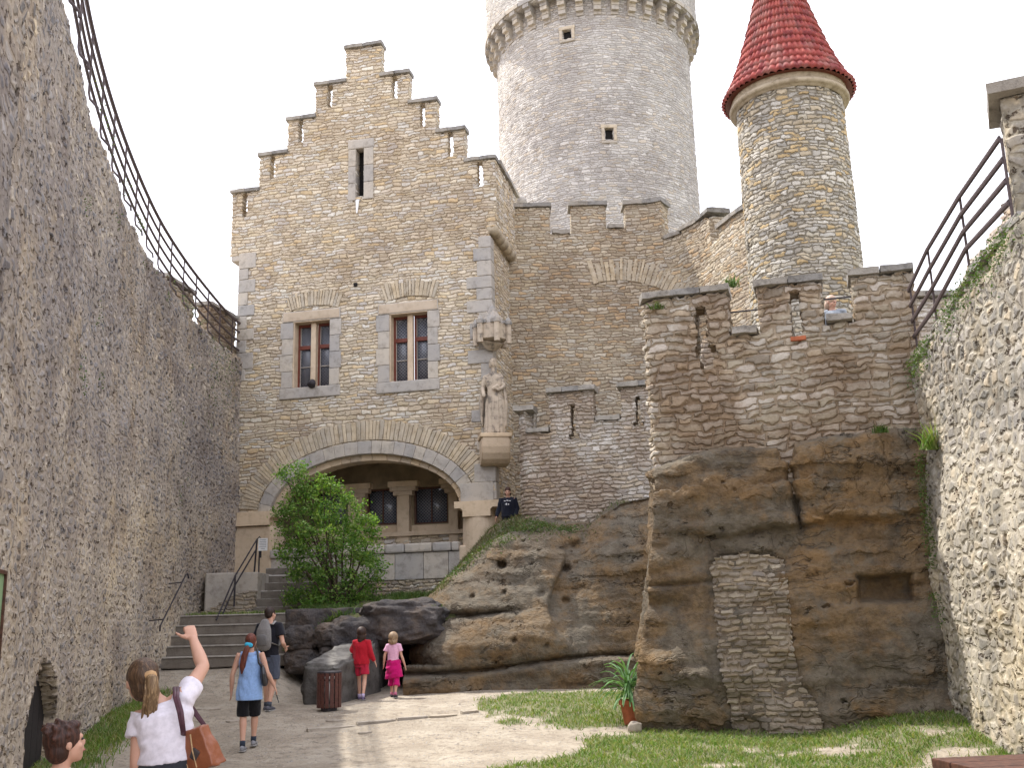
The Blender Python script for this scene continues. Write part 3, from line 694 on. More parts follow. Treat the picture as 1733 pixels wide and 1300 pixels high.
mb = MB(); s0 = hq(700, 905)[1]; fbox(mb, HF, -6.7, -.65, s0-.06, s0+.06, W2, W2+.30, .02); mb.build('ledge', M['ashwarm'], gate)
sheet('bench_wall', Off(HF, 0, W2+.22), axis(-6.7, -.65, .08), axis(3.2, s0-.06, .06), lambda u, v: True, .2, M['house'], gate, back=False)
# windows in stone surrounds
def big_window(a, b, c, d, lw):
    mb = MB(); e = .005
    fbox(mb, HF, a-.32, b+.30, d+e, d+.30, -.30, .035, .02)                      # lintel
    fbox(mb, HF, a-.36, b+.32, c-.31, c-e, -.30, .045, .03)                      # sill
    for u0, u1 in ((a-.32, a+.0), (b-.0, b+.28)):
        n = 4; 
        for k in range(n):
            dd = .05*(k % 2); fbox(mb, HF, u0-(dd if u1 <= a+.01 else 0), u1+(dd if u0 >= b-.01 else 0), c+(d-c)*k/n, c+(d-c)*(k+1)/n-.01, -.30, .03, .012)
    fr = mb.build('window', M['ashgrey'], gate)
    mb = MB(); fbox(mb, HF, a-.0, b, d-.02, d+.003, -.30, .02, 0); fbox(mb, HF, a, a+.03, c, d, -.32, -.0, .01); fbox(mb, HF, a-.30, b+.28, d+.02, d+.28, -.02, .042, .02); mb.build('lintel', M['ashwarm'], fr)
    m_ = (a+b)/2; mb = MB(); fbox(mb, HF, m_-.075, m_+.075, c, d-.02, -.28, -.12, .03); mb.build('mullion', M['ashwarm'], fr)
    for u0, u1 in ((a+.03, m_-.075), (m_+.075, b)):
        mb = MB(); w0, w1 = -.34, -.27; zt_ = c+(d-c)*.64
        for q in ((u0, u0+.055, c, d-.02), (u1-.05, u1, c, d-.02), (u0+.055, u1-.05, d-.09, d-.02), (u0+.055, u1-.05, c, c+.05), (u0+.055, u1-.05, zt_-.06, zt_+.05)): fbox(mb, HF, *q, w0, w1, .008)
        lt = mb.build('casement', M['woodred'], fr)
        mb = MB(); fbox(mb, HF, u0+.055, u1-.05, c+.05+(zt_-c)*.48, c+.07+(zt_-c)*.48, -.335, -.30, 0)
        for q in ((u0+.055, u0+.07, c+.05, d-.09), (u1-.065, u1-.05, c+.05, d-.09)): fbox(mb, HF, *q, -.33, -.30, 0)
        mb.build('lead_bar', M['ashgrey'], fr)
        sheet('glass', Off(HF, 0, -.345), [u0, u1], [c, d-.02], lambda u, v: True, .01, M['glass'], fr)
    return fr
w1 = big_window(*WIN[0], 0); w2 = big_window(*WIN[1], 0)
w1['label'] = 'left mullioned window with dark lower panes'; w2['label'] = 'right mullioned window with leaded panes'
a, b, c, d = AW; mb = MB()
fbox(mb, HF, a-.24, b+.30, d, d+.28, -.3, .035, .04)
for u0, u1 in ((a-.22, a), (b, b+.28)):
    for k in range(3): fbox(mb, HF, u0, u1, c-.1+(d-c+.1)*k/3, c-.1+(d-c+.1)*(k+1)/3-.01, -.3, .03, .015)
aw = mb.build('slit_window', M['ashgrey'], gate)
mb = MB(); fbox(mb, HF, a-.1, b+.1, c-.1, d+.1, -.42, -.305, 0); g = mb.build('glass', M['dark'], aw)
mb = MB(); fbox(mb, HF, (a+b)/2-.0, (a+b)/2+.015, c, d, -.37, -.34, 0)
for k in range(1, 5): fbox(mb, HF, a, b, c+(d-c)*k/5, c+(d-c)*k/5+.015, -.375, -.345, 0)
mb.build('grille', M['rustiron'], aw)
mb = MB(); mb.tube([HF.P(a+.07, -.2, c+.05), HF.P(a+.07, .045, c-.12), HF.P(a+.05, .035, c-.5)], [(.035, .01), (.05, .01), (.02, .006)], 8, side=(1, 0, 0)); mb.build('bird_droppings', M['white'], aw)
# small wall box and floodlight under the left window
mb = MB(); q = HF.uv(602, 482); fbox(mb, HF, q[0]-.05, q[0]+.05, q[1]-.05, q[1]+.05, -.02, .05); mb.build('putlog_hole', M['dark'], gate)
fl = empty('floodlight', HF.P(-4.98, .02, 8.2)); tag(fl, 'small round black floodlight on the sill of the left mullioned window', 'lamp')
mb = MB(); mb.tube([HF.P(-4.98, -.05, 8.25), HF.P(-4.98, .02, 8.33), HF.P(-4.98, .12, 8.33)], .02, 8); mb.build('bracket', M['iron'], fl)
mb = MB(); mb.tube([HF.P(-4.98, .05, 8.30), HF.P(-4.98, .10, 8.24), HF.P(-4.98, .16, 8.17)], [.07, .10, .11], 14); mb.build('lamp_head', M['iron'], fl, True)

# statue console, canopy
q = at(835, 760, 25.7)
SC = Vector(HF.P(.03, .16, 0)); ang = HF.a
con = MB()
zc = 5.62
bm = bmesh.new(); pr = [(-.42, .0), (.02, .0), (.12, .03), (.24, .12), (.33, .26), (.37, .42), (.37, .66), (-.42, .66)]
fa = [bm.verts.new((-.36, -y, z)) for y, z in pr]; fb_ = [bm.verts.new((.36, -y, z)) for y, z in pr]; bm.faces.new(fa); bm.faces.new(fb_[::-1])
for k in range(len(pr)): j = (k+1) % len(pr); bm.faces.new((fa[j], fa[k], fb_[k], fb_[j]))
bmesh.ops.recalc_face_normals(bm, faces=bm.faces); bmesh.ops.bevel(bm, geom=[e for e in bm.edges if all(abs(abs(v.co.x)-.36) < 1e-4 for v in e.verts) and (e.verts[0].co.x*e.verts[1].co.x > 0)], offset=.03, segments=2, affect='EDGES')
con.add(bm, Matrix.Translation((SC.x, SC.y, zc+.08)) @ Matrix.Rotation(HF.a+.35, 4, 'Z')); bm.free()
con.box((SC.x, SC.y, zc+.79), (.80, .80, .10), rz=HF.a+.35, bev=.02)
con.build('statue_console', M['ashwarm'], gate, False)
M['statuegrey'] = plainstone('blackened_sandstone', [(.26,.25,.24),(.42,.36,.29)], 5, .5, (.4,.42,.46), .8, None, False)
can = MB(); zb = at(830, 580, 25.6).z
R0 = .44
hexp = [(R0*math.cos(HF.a+math.pi/3*k), R0*math.sin(HF.a+math.pi/3*k)) for k in range(6)]
bm = bmesh.new(); lo = [bm.verts.new((SC.x+x*.9, SC.y+y*.9, zb+.12)) for x, y in hexp]; hi = [bm.verts.new((SC.x+x*.9, SC.y+y*.9, zb+.52)) for x, y in hexp]
ap = bm.verts.new((SC.x+.02, SC.y+.10, zb+1.12)); bt = bm.verts.new((SC.x, SC.y+.1, zb+.0))
for k in range(6): j = (k+1) % 6; bm.faces.new((lo[k], lo[j], hi[j], hi[k])); bm.faces.new((lo[j], lo[k], bt))
con2 = MB(); con2.add(bm); bm.free()
bm = bmesh.new(); hi = [bm.verts.new((SC.x+x*.80, SC.y+y*.80, zb+.525)) for x, y in hexp]; ap = bm.verts.new((SC.x+.02, SC.y+.05, zb+1.15))
for k in range(6): bm.faces.new((hi[k], hi[(k+1) % 6], ap))
can.add(bm); bm.free()
for k in range(12):
    t = HF.a+math.pi/6*k+.26; can.box((SC.x+.37*math.cos(t), SC.y+.37*math.sin(t), zb+.56), (.07, .09, .08), rz=t)
for x, y in hexp:
    con2.tube([(SC.x+x, SC.y+y, zb), (SC.x+x, SC.y+y, zb+.5)], .075, 10); can.tube([(SC.x+x, SC.y+y, zb+.5), (SC.x+x, SC.y+y, zb+.6)], .095, 10); can.tube([(SC.x+x, SC.y+y, zb+.6), (SC.x+x, SC.y+y, zb+.74)], [.09, .01], 10)
con2.tube([(SC.x-.05, SC.y+.12, zb-.10), (SC.x, SC.y+.04, zb+.12)], [.14, .34], 16); con2.build('canopy_base', M['statue'], gate)
can.build('statue_canopy', M['statuegrey'], gate)

# statue of a woman in a long pleated dress
zs = zc+.85
st = empty('statue', (SC.x, SC.y, zs), HF.a); tag(st, 'weathered stone statue of a woman in a long pleated dress under a castle shaped canopy', 'statue')
mb = MB(); bm = bmesh.new(); n = 56; lv = []
prof = [(0, .27, .20), (.05, .30, .22), (.25, .30, .20), (.55, .29, .19), (.85, .27, .18), (1.05, .22, .15), (1.18, .20, .135), (1.35, .25, .15), (1.50, .27, .14), (1.58, .20, .11), (1.63, .09, .08)]
for z, a, b in prof:
    amp = .11 if z < 1.0 else .03; ring = []
    for j in range(n):
        t = 2*math.pi*j/n; k = 1+amp*math.cos(13*t+z*1.2+1.5*math.sin(z*3))*(1 if math.cos(t*1)*1 > -2 else 0)
        ring.append(bm.verts.new((a*k*math.cos(t)+.04*math.sin(z*2), b*k*math.sin(t), z)))
    lv.append(ring)
for r0, r1 in zip(lv[:-1], lv[1:]):
    for j in range(n): bm.faces.new((r0[j], r0[(j+1) % n], r1[(j+1) % n], r1[j]))
bm.faces.new(lv[0][::-1]); bm.faces.new(lv[-1]); mb.add(bm); bm.free()
mb.tube([(.0, 0, 1.55), (0, -.01, 1.80)], [.07, .055], 12)
mb.ball((0, -.03, 1.88), (.085, .105, .13), 16); mb.ball((0, -.132, 1.87), (.016, .03, .035), 8); mb.ball((0, -.115, 1.915), (.06, .025, .014), 8); mb.ball((0, -.12, 1.815), (.035, .02, .012), 8); mb.ball((0, .03, 1.94), (.115, .12, .10), 14); mb.ball((-.09, .02, 1.86), (.035, .06, .10), 8); mb.ball((.09, .02, 1.86), (.035, .06, .10), 8)
for s in (-1, 1):
    mb.tube([(s*.24, 0, 1.50), (s*.33, -.02, 1.22), (s*.20 if s > 0 else s*.24, -.20, 1.14 if s > 0 else 1.0)], [.085, .075, .05], 12, rnd=True)
mb.ball((.14, -.22, 1.17), (.06, .05, .05), 8); mb.tube([(.02, -.22, 1.16), (.22, -.22, 1.24)], [.05, .06], 8)
mb.tube([(-.30, .05, 1.45), (-.38, .06, .9), (-.36, .05, .25)], [(.06, .1), (.07, .13), (.04, .1)], 10)
mb.tube([(.31, .04, 1.3), (.38, .05, .8), (.36, .04, .2)], [(.04, .1), (.05, .12), (.03, .08)], 10)
mb.solid('statue_body', M['statue'], st, .012, 1); st.scale = (.86, .92, 1)

# ================================================================== BACK CURTAIN WALL
BP = Path([(-.4, 28.35), (.0, 28.3), (2.4, 28.3), (4.3, 28.2), (5.2, 27.2), (5.65, 25.6), (6.1, 24.3), (6.4, 23.9)])
bw = empty('battlement_wall', (3, 28.3, .5)); tag(bw, 'high yellow rubble curtain wall with battlements between the gatehouse and the towers', 'wall')
def uaz(px, py):                                    # where a sight line meets the wall path
    d = ray(px, py); best = min(range(len(BP.p)), key=lambda i: abs(BP.p[i, 0]*d[1]-BP.p[i, 1]*d[0]) if i > 20 else 9); return float(BP.L[best])
ntch = [(uaz(930, 380), uaz(967, 380), 12.82), (uaz(1026, 380), uaz(1060, 380), 12.95), (uaz(1119, 380), uaz(1153, 380), 12.65)]
NT4 = (uaz(1201, 390), uaz(1215, 390), 12.35)
uend = BP.len
def bz(px, py): return float(at(px, py, BP.P(uaz(px, py), 0, 0)[1]).z)
NT4 = (NT4[0], NT4[1], bz(1207, 412)); ntch[2] = (ntch[2][0], ntch[2][1], bz(1136, 402))
print('curtain tops', bz(1153, 380), bz(1201, 366), bz(1213, 378), bz(1258, 366), NT4, BP.P(uend, 0, 0))
_bt = [bz(1160, 378), bz(1201, 366), bz(1216, 378), bz(1252, 366)]
def btop(u): return 13.66 if u < ntch[2][0] else float(np.interp(u, [ntch[2][1], NT4[0], NT4[1], uend], _bt))
def bsolid(u, v):
    for a, b, z in ntch+[NT4]:
        if a < u < b: return v < z
    return v < btop(u)
us = axis(.0, uend, .07, [q for n in ntch+[NT4] for q in n[:2]]); vs = axis(2.0, 13.66, .05, [n[2] for n in ntch+[NT4]])
sheet('wall', BP, us, vs, bsolid, .55, M['backwall'], bw)
ed = [0.1] + [q for n in ntch+[NT4] for q in n[:2]] + [uend]
for k in range(0, len(ed)-1, 2):
    m_ = (ed[k]+ed[k+1])/2; coping(bw, BP, ed[k], ed[k+1], float(btop(m_)) if k < 6 else float(btop(m_))-.02, -.55, 0, .15, 2, over=.06)
for n in ntch: coping(bw, BP, n[0]+.05, n[1]-.05, n[2], -.55, .05, .13, 1, over=.0)
q0 = uaz(998, 470); q1 = uaz(1150, 500)
relieving(bw, BP, q0+.75, 8.9, 2.45, -.28, .95, .66, 26, 1., .012)
tb = MB(); c = at(880, 343, 29.5); tb.ball(c, (.22, .3, .22), 14); tag(tb.build('stone_ball', M['ashgrey'], None, True), 'grey rounded stone finial behind the battlements at the gatehouse corner', 'finial')

# ================================================================== LOWER PARAPET WALL
q = at(875, 800, 24.6); LW = Frame(q.x, q.y, -14)
low = empty('parapet_wall', LW.P(1.6, 0, 4)); tag(low, 'low grey rubble parapet wall with three slit merlons standing on the rock', 'wall')
LN = [(.24, .84, 6.25), (1.93, 2.57, 6.43)]
LS = [(1.36, 1.47, 6.12, 6.84), (2.93, 3.04, 6.28, 6.95)]
def lt(u): return 6.86-.9*((u-.05)/.35)**2*.3 if u < .24 else 7.2
def lsol(u, v):
    if u < .24: return v < 6.80
    for a, b, z in LN:
        if a < u < b: return v < z
    for a, b, c, d in LS:
        if a < u < b and c < v < d: return False
        if a-.07 < u < b+.07 and c-.08 < v < c+.06: return False
    return v < 7.18
us = axis(-.35, 3.5, .05, [q for n in LN for q in n[:2]]+[q for n in LS for q in (n[0], n[1], n[0]-.07, n[1]+.07)]); vs = axis(3.2, 7.18, .045, [6.25, 6.43, 6.8]+[q for n in LS for q in n[2:]])
class Turn:                                        # the wall's left end turns the corner in a rounded nose
    def P(s, u, w, z):
        if u >= .35: return LW.P(u, w, z)
        t = (.35-u)/.7*math.pi*.75; r = .35+w
        return LW.P(.35-r*math.sin(t), -.35+r*math.cos(t), z)
sheet('wall', Turn(), us, vs, lsol, .42, M['lowwall'], low)
for a, b, z, n in ((.02, .40, 6.80, 1), (.84, 1.93, 7.18, 3), (2.57, 3.5, 7.18, 2)): coping(low, LW if a > .1 else LW, a, b, z, -.45, .02, .15, n, over=.06)
for a, b, z in LN: coping(low, LW, a+.02, b-.02, z, -.42, .04, .12, 1, over=.0)

# ================================================================== ROUND KEEP
KC = (math.sin(rad(5.45))*42.2, math.cos(rad(5.45))*42.2); KR = 4.28
M['keepstone'] = plainstone('pale_keep_stone', [(.44,.39,.33),(.50,.45,.38)], 1.5)
keep = empty('round_keep', (*KC, 0)); tag(keep, 'massive pale grey round tower with a ring of stone corbels under its upper storey', 'tower')
KS = Ring(*KC, KR); KC_ = 2*math.pi*KR
def ku(px, py, S=KS, R=KR):                         # angle position on the cylinder hit by a sight line
    d = ray(px, py)[:2]; d = d/np.linalg.norm(d); c = np.array(S.c); t = np.dot(c, d); h = math.sqrt(max(0, R*R-(c@c-t*t))); p = d*(t-h)-c
    th = math.atan2(p[1], p[0]); u = (th-math.pi/2) % (2*math.pi)*R; dd = (t-h); r = ray(px, py); return u, EZ+dd*r[2]/math.hypot(r[0], r[1])
kw = []
for (x0, y0, x1, y1) in ((953, 66, 966, 49), (1025, 236, 1037, 217)):
    a = ku(x0, y0); b = ku(x1, y1); kw.append((a[0], b[0], a[1], b[1]))
def ksol(u, v): return not any(a < u < b and c < v < d for a, b, c, d in kw)
us = axis(0, KC_, .115, [q for k in kw for q in k[:2]]); vs = axis(4, 27.0, .085, [q for k in kw for q in k[2:]])
sheet('wall', KS, us, vs, ksol, .6, M['keep'], keep, back=False)
for a, b, c, d in kw:
    mb = MB()
    for (u0, u1, z0, z1) in ((a-.15, a-.03, c-.05, d+.02), (b+.03, b+.15, c-.05, d+.02), (a-.17, b+.17, d+.02, d+.17), (a-.15, b+.15, c-.16, c-.05)):
        bm = bmesh.new(); vv = [bm.verts.new(KS.P(u, w, z)) for w in (.05, -.5) for (u, z) in ((u0, z0), (u1, z0), (u1, z1), (u0, z1))]
        for f in ((0,1,2,3), (7,6,5,4), (1,0,4,5), (2,1,5,6), (3,2,6,7), (0,3,7,4)): bm.faces.new([vv[i] for i in f])
        bmesh.ops.bevel(bm, geom=bm.edges[:], offset=.015, segments=1, affect='EDGES'); mb.add(bm); bm.free()
    w_ = mb.build('window', M['keepstone'], keep)
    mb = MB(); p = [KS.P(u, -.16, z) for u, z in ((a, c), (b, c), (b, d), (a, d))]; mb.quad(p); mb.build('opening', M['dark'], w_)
K2 = Ring(*KC, KR+.45)
sheet('upper_wall', K2, axis(0, 2*math.pi*(KR+.45), .13), axis(26.95, 31.5, .1), lambda u, v: True, .75, M['keep'], keep, back=False, layer=.2)
NC = 38
for k in range(NC):
    th = 2*math.pi*k/NC+.06; c, s = math.cos(th), math.sin(th); X = Matrix(((c, -s, 0, KC[0]), (s, c, 0, KC[1]), (0, 0, 1, 0), (0, 0, 0, 1)))
    mb = MB()
    for r1, z0, z1 in ((.18, 26.02, 26.34), (.34, 26.35, 26.66), (.50, 26.67, 26.99)):
        bm = bmesh.new(); bmesh.ops.create_cube(bm, size=1); bmesh.ops.scale(bm, vec=(r1+.3, .30, z1-z0), verts=bm.verts)
        e = [e for e in bm.edges if all(v.co.z < 0 and v.co.x > 0 for v in e.verts)]; bmesh.ops.bevel(bm, geom=e, offset=.14, segments=4, affect='EDGES')
        bm.transform(X @ Matrix.Translation((KR-.3+(r1+.3)/2, 0, (z0+z1)/2))); mb.add(bm); bm.free()
    mb.build('corbel', M['ashgrey'], keep)
mb = MB()                                            # lintel ring over the corbels
for k in range(NC):
    t0, t1 = 2*math.pi*(k-.5)/NC+.065, 2*math.pi*(k+.5)/NC+.055; vv = [(KC[0]+r*math.cos(t), KC[1]+r*math.sin(t), z) for z in (26.995, 27.17) for r, t in ((KR+.1, t0), (KR+.54, t0), (KR+.54, t1), (KR+.1, t1))]
    b = len(mb.v); mb.v += vv; mb.f += [tuple(b+i for i in f) for f in ((3,2,1,0), (4,5,6,7), (0,1,5,4), (1,2,6,5), (2,3,7,6), (3,0,4,7))]
mb.build('lintel_ring', M['ashgrey'], keep)
mb = MB(); mb.tube([(*KC, 31.5), (*KC, 31.6)], KR+.3, 40); mb.build('tower_deck', M['ashgrey'], keep)

# ================================================================== STAIR TURRET
TCn = (math.sin(rad(16.75))*24.6, math.cos(rad(16.75))*24.6); TR = 1.295
tur = empty('stair_turret', (*TCn, 0)); tag(tur, 'slim round stair tower with a flared conical roof of red tiles', 'tower')
TS = Ring(*TCn, TR, lambda z: .055*(14-z)/6)
a = ku(1268, 428, TS, TR); b = ku(1276, 398, TS, TR); tw = (a[0]-.02, a[0]+.16, a[1], b[1])
us = axis(0, 2*math.pi*TR, .05, tw[:2]); vs = axis(4, 14.2, .045, tw[2:])
sheet('wall', TS, us, vs, lambda u, v: not (tw[0] < u < tw[1] and tw[2] < v < tw[3]), .35, M['turret'], tur, back=False)
mb = MB(); p = [TS.P(u, -.15, z) for u, z in ((tw[0], tw[2]), (tw[1], tw[2]), (tw[1], tw[3]), (tw[0], tw[3]))]; mb.quad(p); mb.build('slit_window', M['ashwarm'], tur)
def lathe(c, prof, n=48, seg=None):
    mb = MB(); 
    for i, (r, z) in enumerate(prof):
        for j in range(n): t = 2*math.pi*j/n; mb.v.append((c[0]+r*math.cos(t), c[1]+r*math.sin(t), z))
    for i in range(len(prof)-1):
        for j in range(n): a = i*n+j; b = i*n+(j+1) % n; mb.f.append((a, b, b+n, a+n))
    return mb
prof = [(TR+.0, 14.02), (TR+.06, 14.04)] + [(TR+.06+.10*math.sin(t)-0, 14.13-.08*math.cos(t)) for t in np.linspace(0, math.pi, 8)] + [(TR+.10, 14.24), (TR+.10, 14.42), (.2, 14.42)]
lathe(TCn, prof, 64).build('cornice', M['stringstone'], tur, True)
# tiles: rows of half-round tiles on a bell-flared cone
RT = [(1.575, 14.20), (1.40, 14.50), (1.25, 14.84), (1.115, 15.20), (.995, 15.56), (.88, 15.92), (.775, 16.28), (.675, 16.64), (.58, 17.0), (.49, 17.36), (.40, 17.72), (.31, 18.08), (.22, 18.44), (.13, 18.80), (.04, 19.15)]
RT = [(float(np.interp(q, range(len(RT)), [a_[0] for a_ in RT])), float(np.interp(q, range(len(RT)), [a_[1] for a_ in RT]))+.17) for q in np.arange(0, len(RT)-.99, .68)]
NTL = 58; nj = NTL*8; mb = MB()
for i in range(len(RT)-1):
    r0, z0 = RT[i]; r1, z1 = RT[i+1]; b0 = len(mb.v); L = math.hypot(r0-r1, z1-z0); nr, nz_ = (z1-z0)/L, (r0-r1)/L
    for (r, z, off) in ((r0, z0-.02, -.02), (r0, z0-.02, .055), (r0*.5+r1*.5, (z0+z1)/2, .028), (r1, z1+.02, .0)):
        am = .028*(r/1.66)**.5
        for j in range(nj):
            t = 2*math.pi*j/nj; ph = (j % 8)/8*2*math.pi
            o = off + (am*(abs(math.cos(ph/2))*2-1) if off != -.015 else am*(abs(math.cos(ph/2))*2-1)-.01)
            rnd_ = .022*mn.noise(Vector((j//8*1.7, i*2.3, 0)))
            mb.v.append((TCn[0]+(r+(o+rnd_)*nr)*math.cos(t), TCn[1]+(r+(o+rnd_)*nr)*math.sin(t), z+(o+rnd_)*nz_))
    for k in range(3):
        for j in range(nj): a = b0+k*nj+j; b = b0+k*nj+(j+1) % nj; mb.f.append((a, b, b+nj, a+nj))
def tilemat():
    N = NT('red_clay_tiles'); pos = N.geo(); X, Y, Z = N.sep(pos)
    th = N.math('ARCTAN2', N.math('SUBTRACT', Y, TCn[1]), N.math('SUBTRACT', X, TCn[0]))
    cell = N.xyz(N.math('FLOOR', N.math('MULTIPLY', th, NTL/2/math.pi)), N.math('FLOOR', N.math('MULTIPLY', Z, 3.9)), 0)
    wn_ = N.n('ShaderNodeTexWhiteNoise', noise_dimensions='2D'); N.put(wn_.inputs['Vector'], cell)
    c = N.ramp(wn_.outputs['Value'], evenly([(.27,.055,.048),(.32,.070,.058),(.22,.045,.045),(.36,.095,.075),(.29,.06,.05)]), True)
    c = N.mix(N.mr(N.noise(pos, 9, 5, .7), .42, .72, 0, .6), c, (.16,.05,.05))
    c = N.mix(N.mr(N.noise(pos, 1.8, 5, .7), .46, .64, 0, .6), c, (.27,.15,.13))
    return N.finish(c, .85, N.noise(pos, 40, 3), 0, .3, .01)
mb.build('tile_roof', tilemat(), tur, True)
lathe(TCn, [(1.54, 14.33), (1.30, 14.35), (TR+.1, 14.38)], 64).build('eaves_soffit', M['woodred'], tur)

# ================================================================== FRONT BASTION (wall on the big rock)
q = at(1095, 600, 16.6); FB = Frame(q.x, q.y, -16)
class Skew:                                         # thickness runs away along the wall's slanting left end
    def __init__(s, S, k=.48): s.S = S; s.k = k
    def P(s, u, w, z): d = max(0, -w); return s.S.P(u+(-.50*min(d, .22)+.45*max(0, d-.22))*max(0, 1-u/1.2), w, z)
bas = empty('bastion_wall', FB.P(2, 0, 4.2)); tag(bas, 'rough brown rubble wall with three merlons built on top of the big sandstone block', 'wall')
BN = [(1.38, 1.85, 6.24), (2.86, 3.32, 6.29)]
BSl = [(.84, 1.0, 5.95, 6.78), (2.36, 2.50, 6.12, 6.86)]
def bs(u, v):
    for a, b, z in BN:
        if a < u < b: return v < z
    for a, b, c, d in BSl:
        if a < u < b and c < v < d: return False
    if .80 < u < 1.12 and 5.95-.0 < v < 6.12: return False
    if .86 < u < 1.06 and 5.75 < v < 5.96: return abs(u-.94) > (5.96-v)*.3+.0 if False else False
    return True
us = axis(.02, 4.25, .05, [.80, .86, 1.06, 1.12]+[q for n in BN for q in n[:2]]+[q for n in BSl for q in n[:2]]); vs = axis(3.6, 7.0, .045, [5.75, 5.95, 6.12, 6.24, 6.29]+[q for n in BSl for q in n[2:]])
def bdep(u, v): return .03*sstep(5.6, 4.0, v)+.04*mn.noise(Vector((u*1.1, v*1.1, 2)))
sheet('wall', Skew(FB), us, vs, bs, .55, M['front'], bas, depth=bdep)
for a, b, n in ((.02, 1.38, 3), (1.85, 2.86, 2), (3.32, 4.22, 2)): coping(bas, Skew(FB), a, b, 7.0, -.56, .03, .13, n, over=.04)
for a, b, z in BN:
    coping(bas, FB, a+.03, b-.03, z, -.45, .08, .13, 1, over=.0)
mb = MB(); mb.box(FB.P(2.43, -.03, 6.07), (.24, .2, .07), rz=FB.a, bev=.01); mb.build('brick_sill', M['terracotta'], bas)
for a, b, z in BN:
    mb = MB(); mb.tube([FB.P(a-.03, -.1, z+.42), FB.P(b+.03, -.1, z+.42)], .014, 6); mb.build('guard_bar', M['iron'], bas)
# dark brown masonry seen through the first gap: a parapet house behind
sheet('rear_parapet', Off(FB, 0, -1.9), axis(.7, 4.0, .08), axis(4.5, 6.75, .08), lambda u, v: u < 1.9 and not (1.45 < u < 1.62 and 6.1 < v < 6.5) and not (1.75 < u < 1.88 and 6.1 < v < 6.5), .3, M['lowwall'], bas)

# the sandstone block below
def rtop(u): return float(np.interp(u, [-.1, .05, .25, .6, 1.0, 2.0, 2.6, 3.4, 4.3], [4.0, 4.12, 4.20, 4.32, 4.38, 4.36, 4.44, 4.52, 4.5]))
IN_ = (.80, 1.98)
def inf_edge(v):
    l = float(np.interp(v, [.1, .6, 1.2, 2.0, 2.55, 2.75], [.98, .95, .86, .82, .80, .95])); r = float(np.interp(v, [.1, .5, .8, 1.2, 2.0, 2.6, 2.75], [2.30, 2.22, 2.05, 1.96, 1.95, 1.93, 1.7]))
    return l, r
def rdep(u, v):
    d = .17+.26*sstep(3.0, .3, v) - .0
    n = mn.noise(Vector((u*.7, v*1.0, 4)))*.16 + mn.noise(Vector((u*1.6, v*3.6, 8)))*.075 + mn.noise(Vector((u*1.3+4, v*8, 1)))*.03 + mn.noise(Vector((u*4.3, v*5, 6)))*.03
    d += n
    z0 = 3.15+.10*mn.noise(Vector((u*1.3, 0, 0)))+.07*(u-2)
    if u > .3: d -= .17*sstep(z0+.02, z0-.05, v)*sstep(z0-1.0, z0-.1, v)*sstep(.3, .9, u)      # overhanging bed
    d -= .09*math.exp(-((v-2.28-.05*u)/.05)**2)*sstep(1.2, .5, u)
    d -= .12*math.exp(-((v-1.98)/.12)**2)*sstep(.8, .2, u)
    if 2.93-.02 < u < 3.72+.02:                                                  # square niche
        a = sstep(2.91, 2.96, u)*sstep(3.74, 3.68, u); b = sstep(1.86, 1.98, v)*sstep(2.36, 2.30, v); d -= .34*a*b
    gx = 2.08+.10*(4.3-v); d -= .30*math.exp(-((u-gx)/.055)**2)*sstep(2.9, 3.3, v)*(1 if v < 4.36 else 0)   # vertical slot
    gx2 = 2.03+.11; 
    if 1.97 < u < 2.2 and 4.05 < v: d -= .25*sstep(4.05, 4.15, v)
    l, r = inf_edge(v)
    if l-.06 < u < r+.06 and v < 2.76: d -= .07*sstep(l-.06, l+.03, u)*sstep(r+.06, r-.03, u)
    e = max(0, rtop(u)-v); d -= .16*math.exp(-e/.05)
    return d
rmin = -.06
class RockEdge:
    def __init__(s, S): s.S = S
    def P(s, u, w, z):
        lf = float(np.interp(z, [0, .5, 1.2, 1.9, 2.6, 3.3, 4.0, 4.3], [-.42, -.40, -.34, -.20, -.10, -.0, .02, .0]))
        uu = u + lf*max(0, 1-u/1.4) + .05*mn.noise(Vector((0, w*1.2, z*2.2)))*max(0, 1-u)
        d = max(0, -w); return s.S.P(uu + (-.55*min(d, .30)+.45*max(0, d-.30))*max(0, 1-u/1.4), w, z)
us = axis(0, 4.5, .035, [2.93, 3.72]); vs = axis(0, 4.56, .035)
rock = sheet('big_sandstone_block', RockEdge(FB), us, vs, lambda u, v: v < rtop(u), 2.4, M['rock'], None, depth=rdep, layer=.10)
tag(rock, 'tall brown sandstone block with a walled up doorway and a square niche', 'rock')
def infs(u, v): l, r = inf_edge(v); return l < u < r and v < 2.66+.09*math.sin((u-l)/(r-l)*math.pi)
us = axis(.7, 2.4, .03); vs = axis(.1, 2.76, .03)
inf = sheet('blocked_doorway', Off(FB, 0, .02), us, vs, infs, .3, M['infill'], None, back=False, depth=lambda u, v: rdep(u, min(v, 2.5))+.04+.03*mn.noise(Vector((u*3, v*3, 0))))
tag(inf, 'doorway in the big sandstone block walled up with small pale rubble stones', 'doorway')

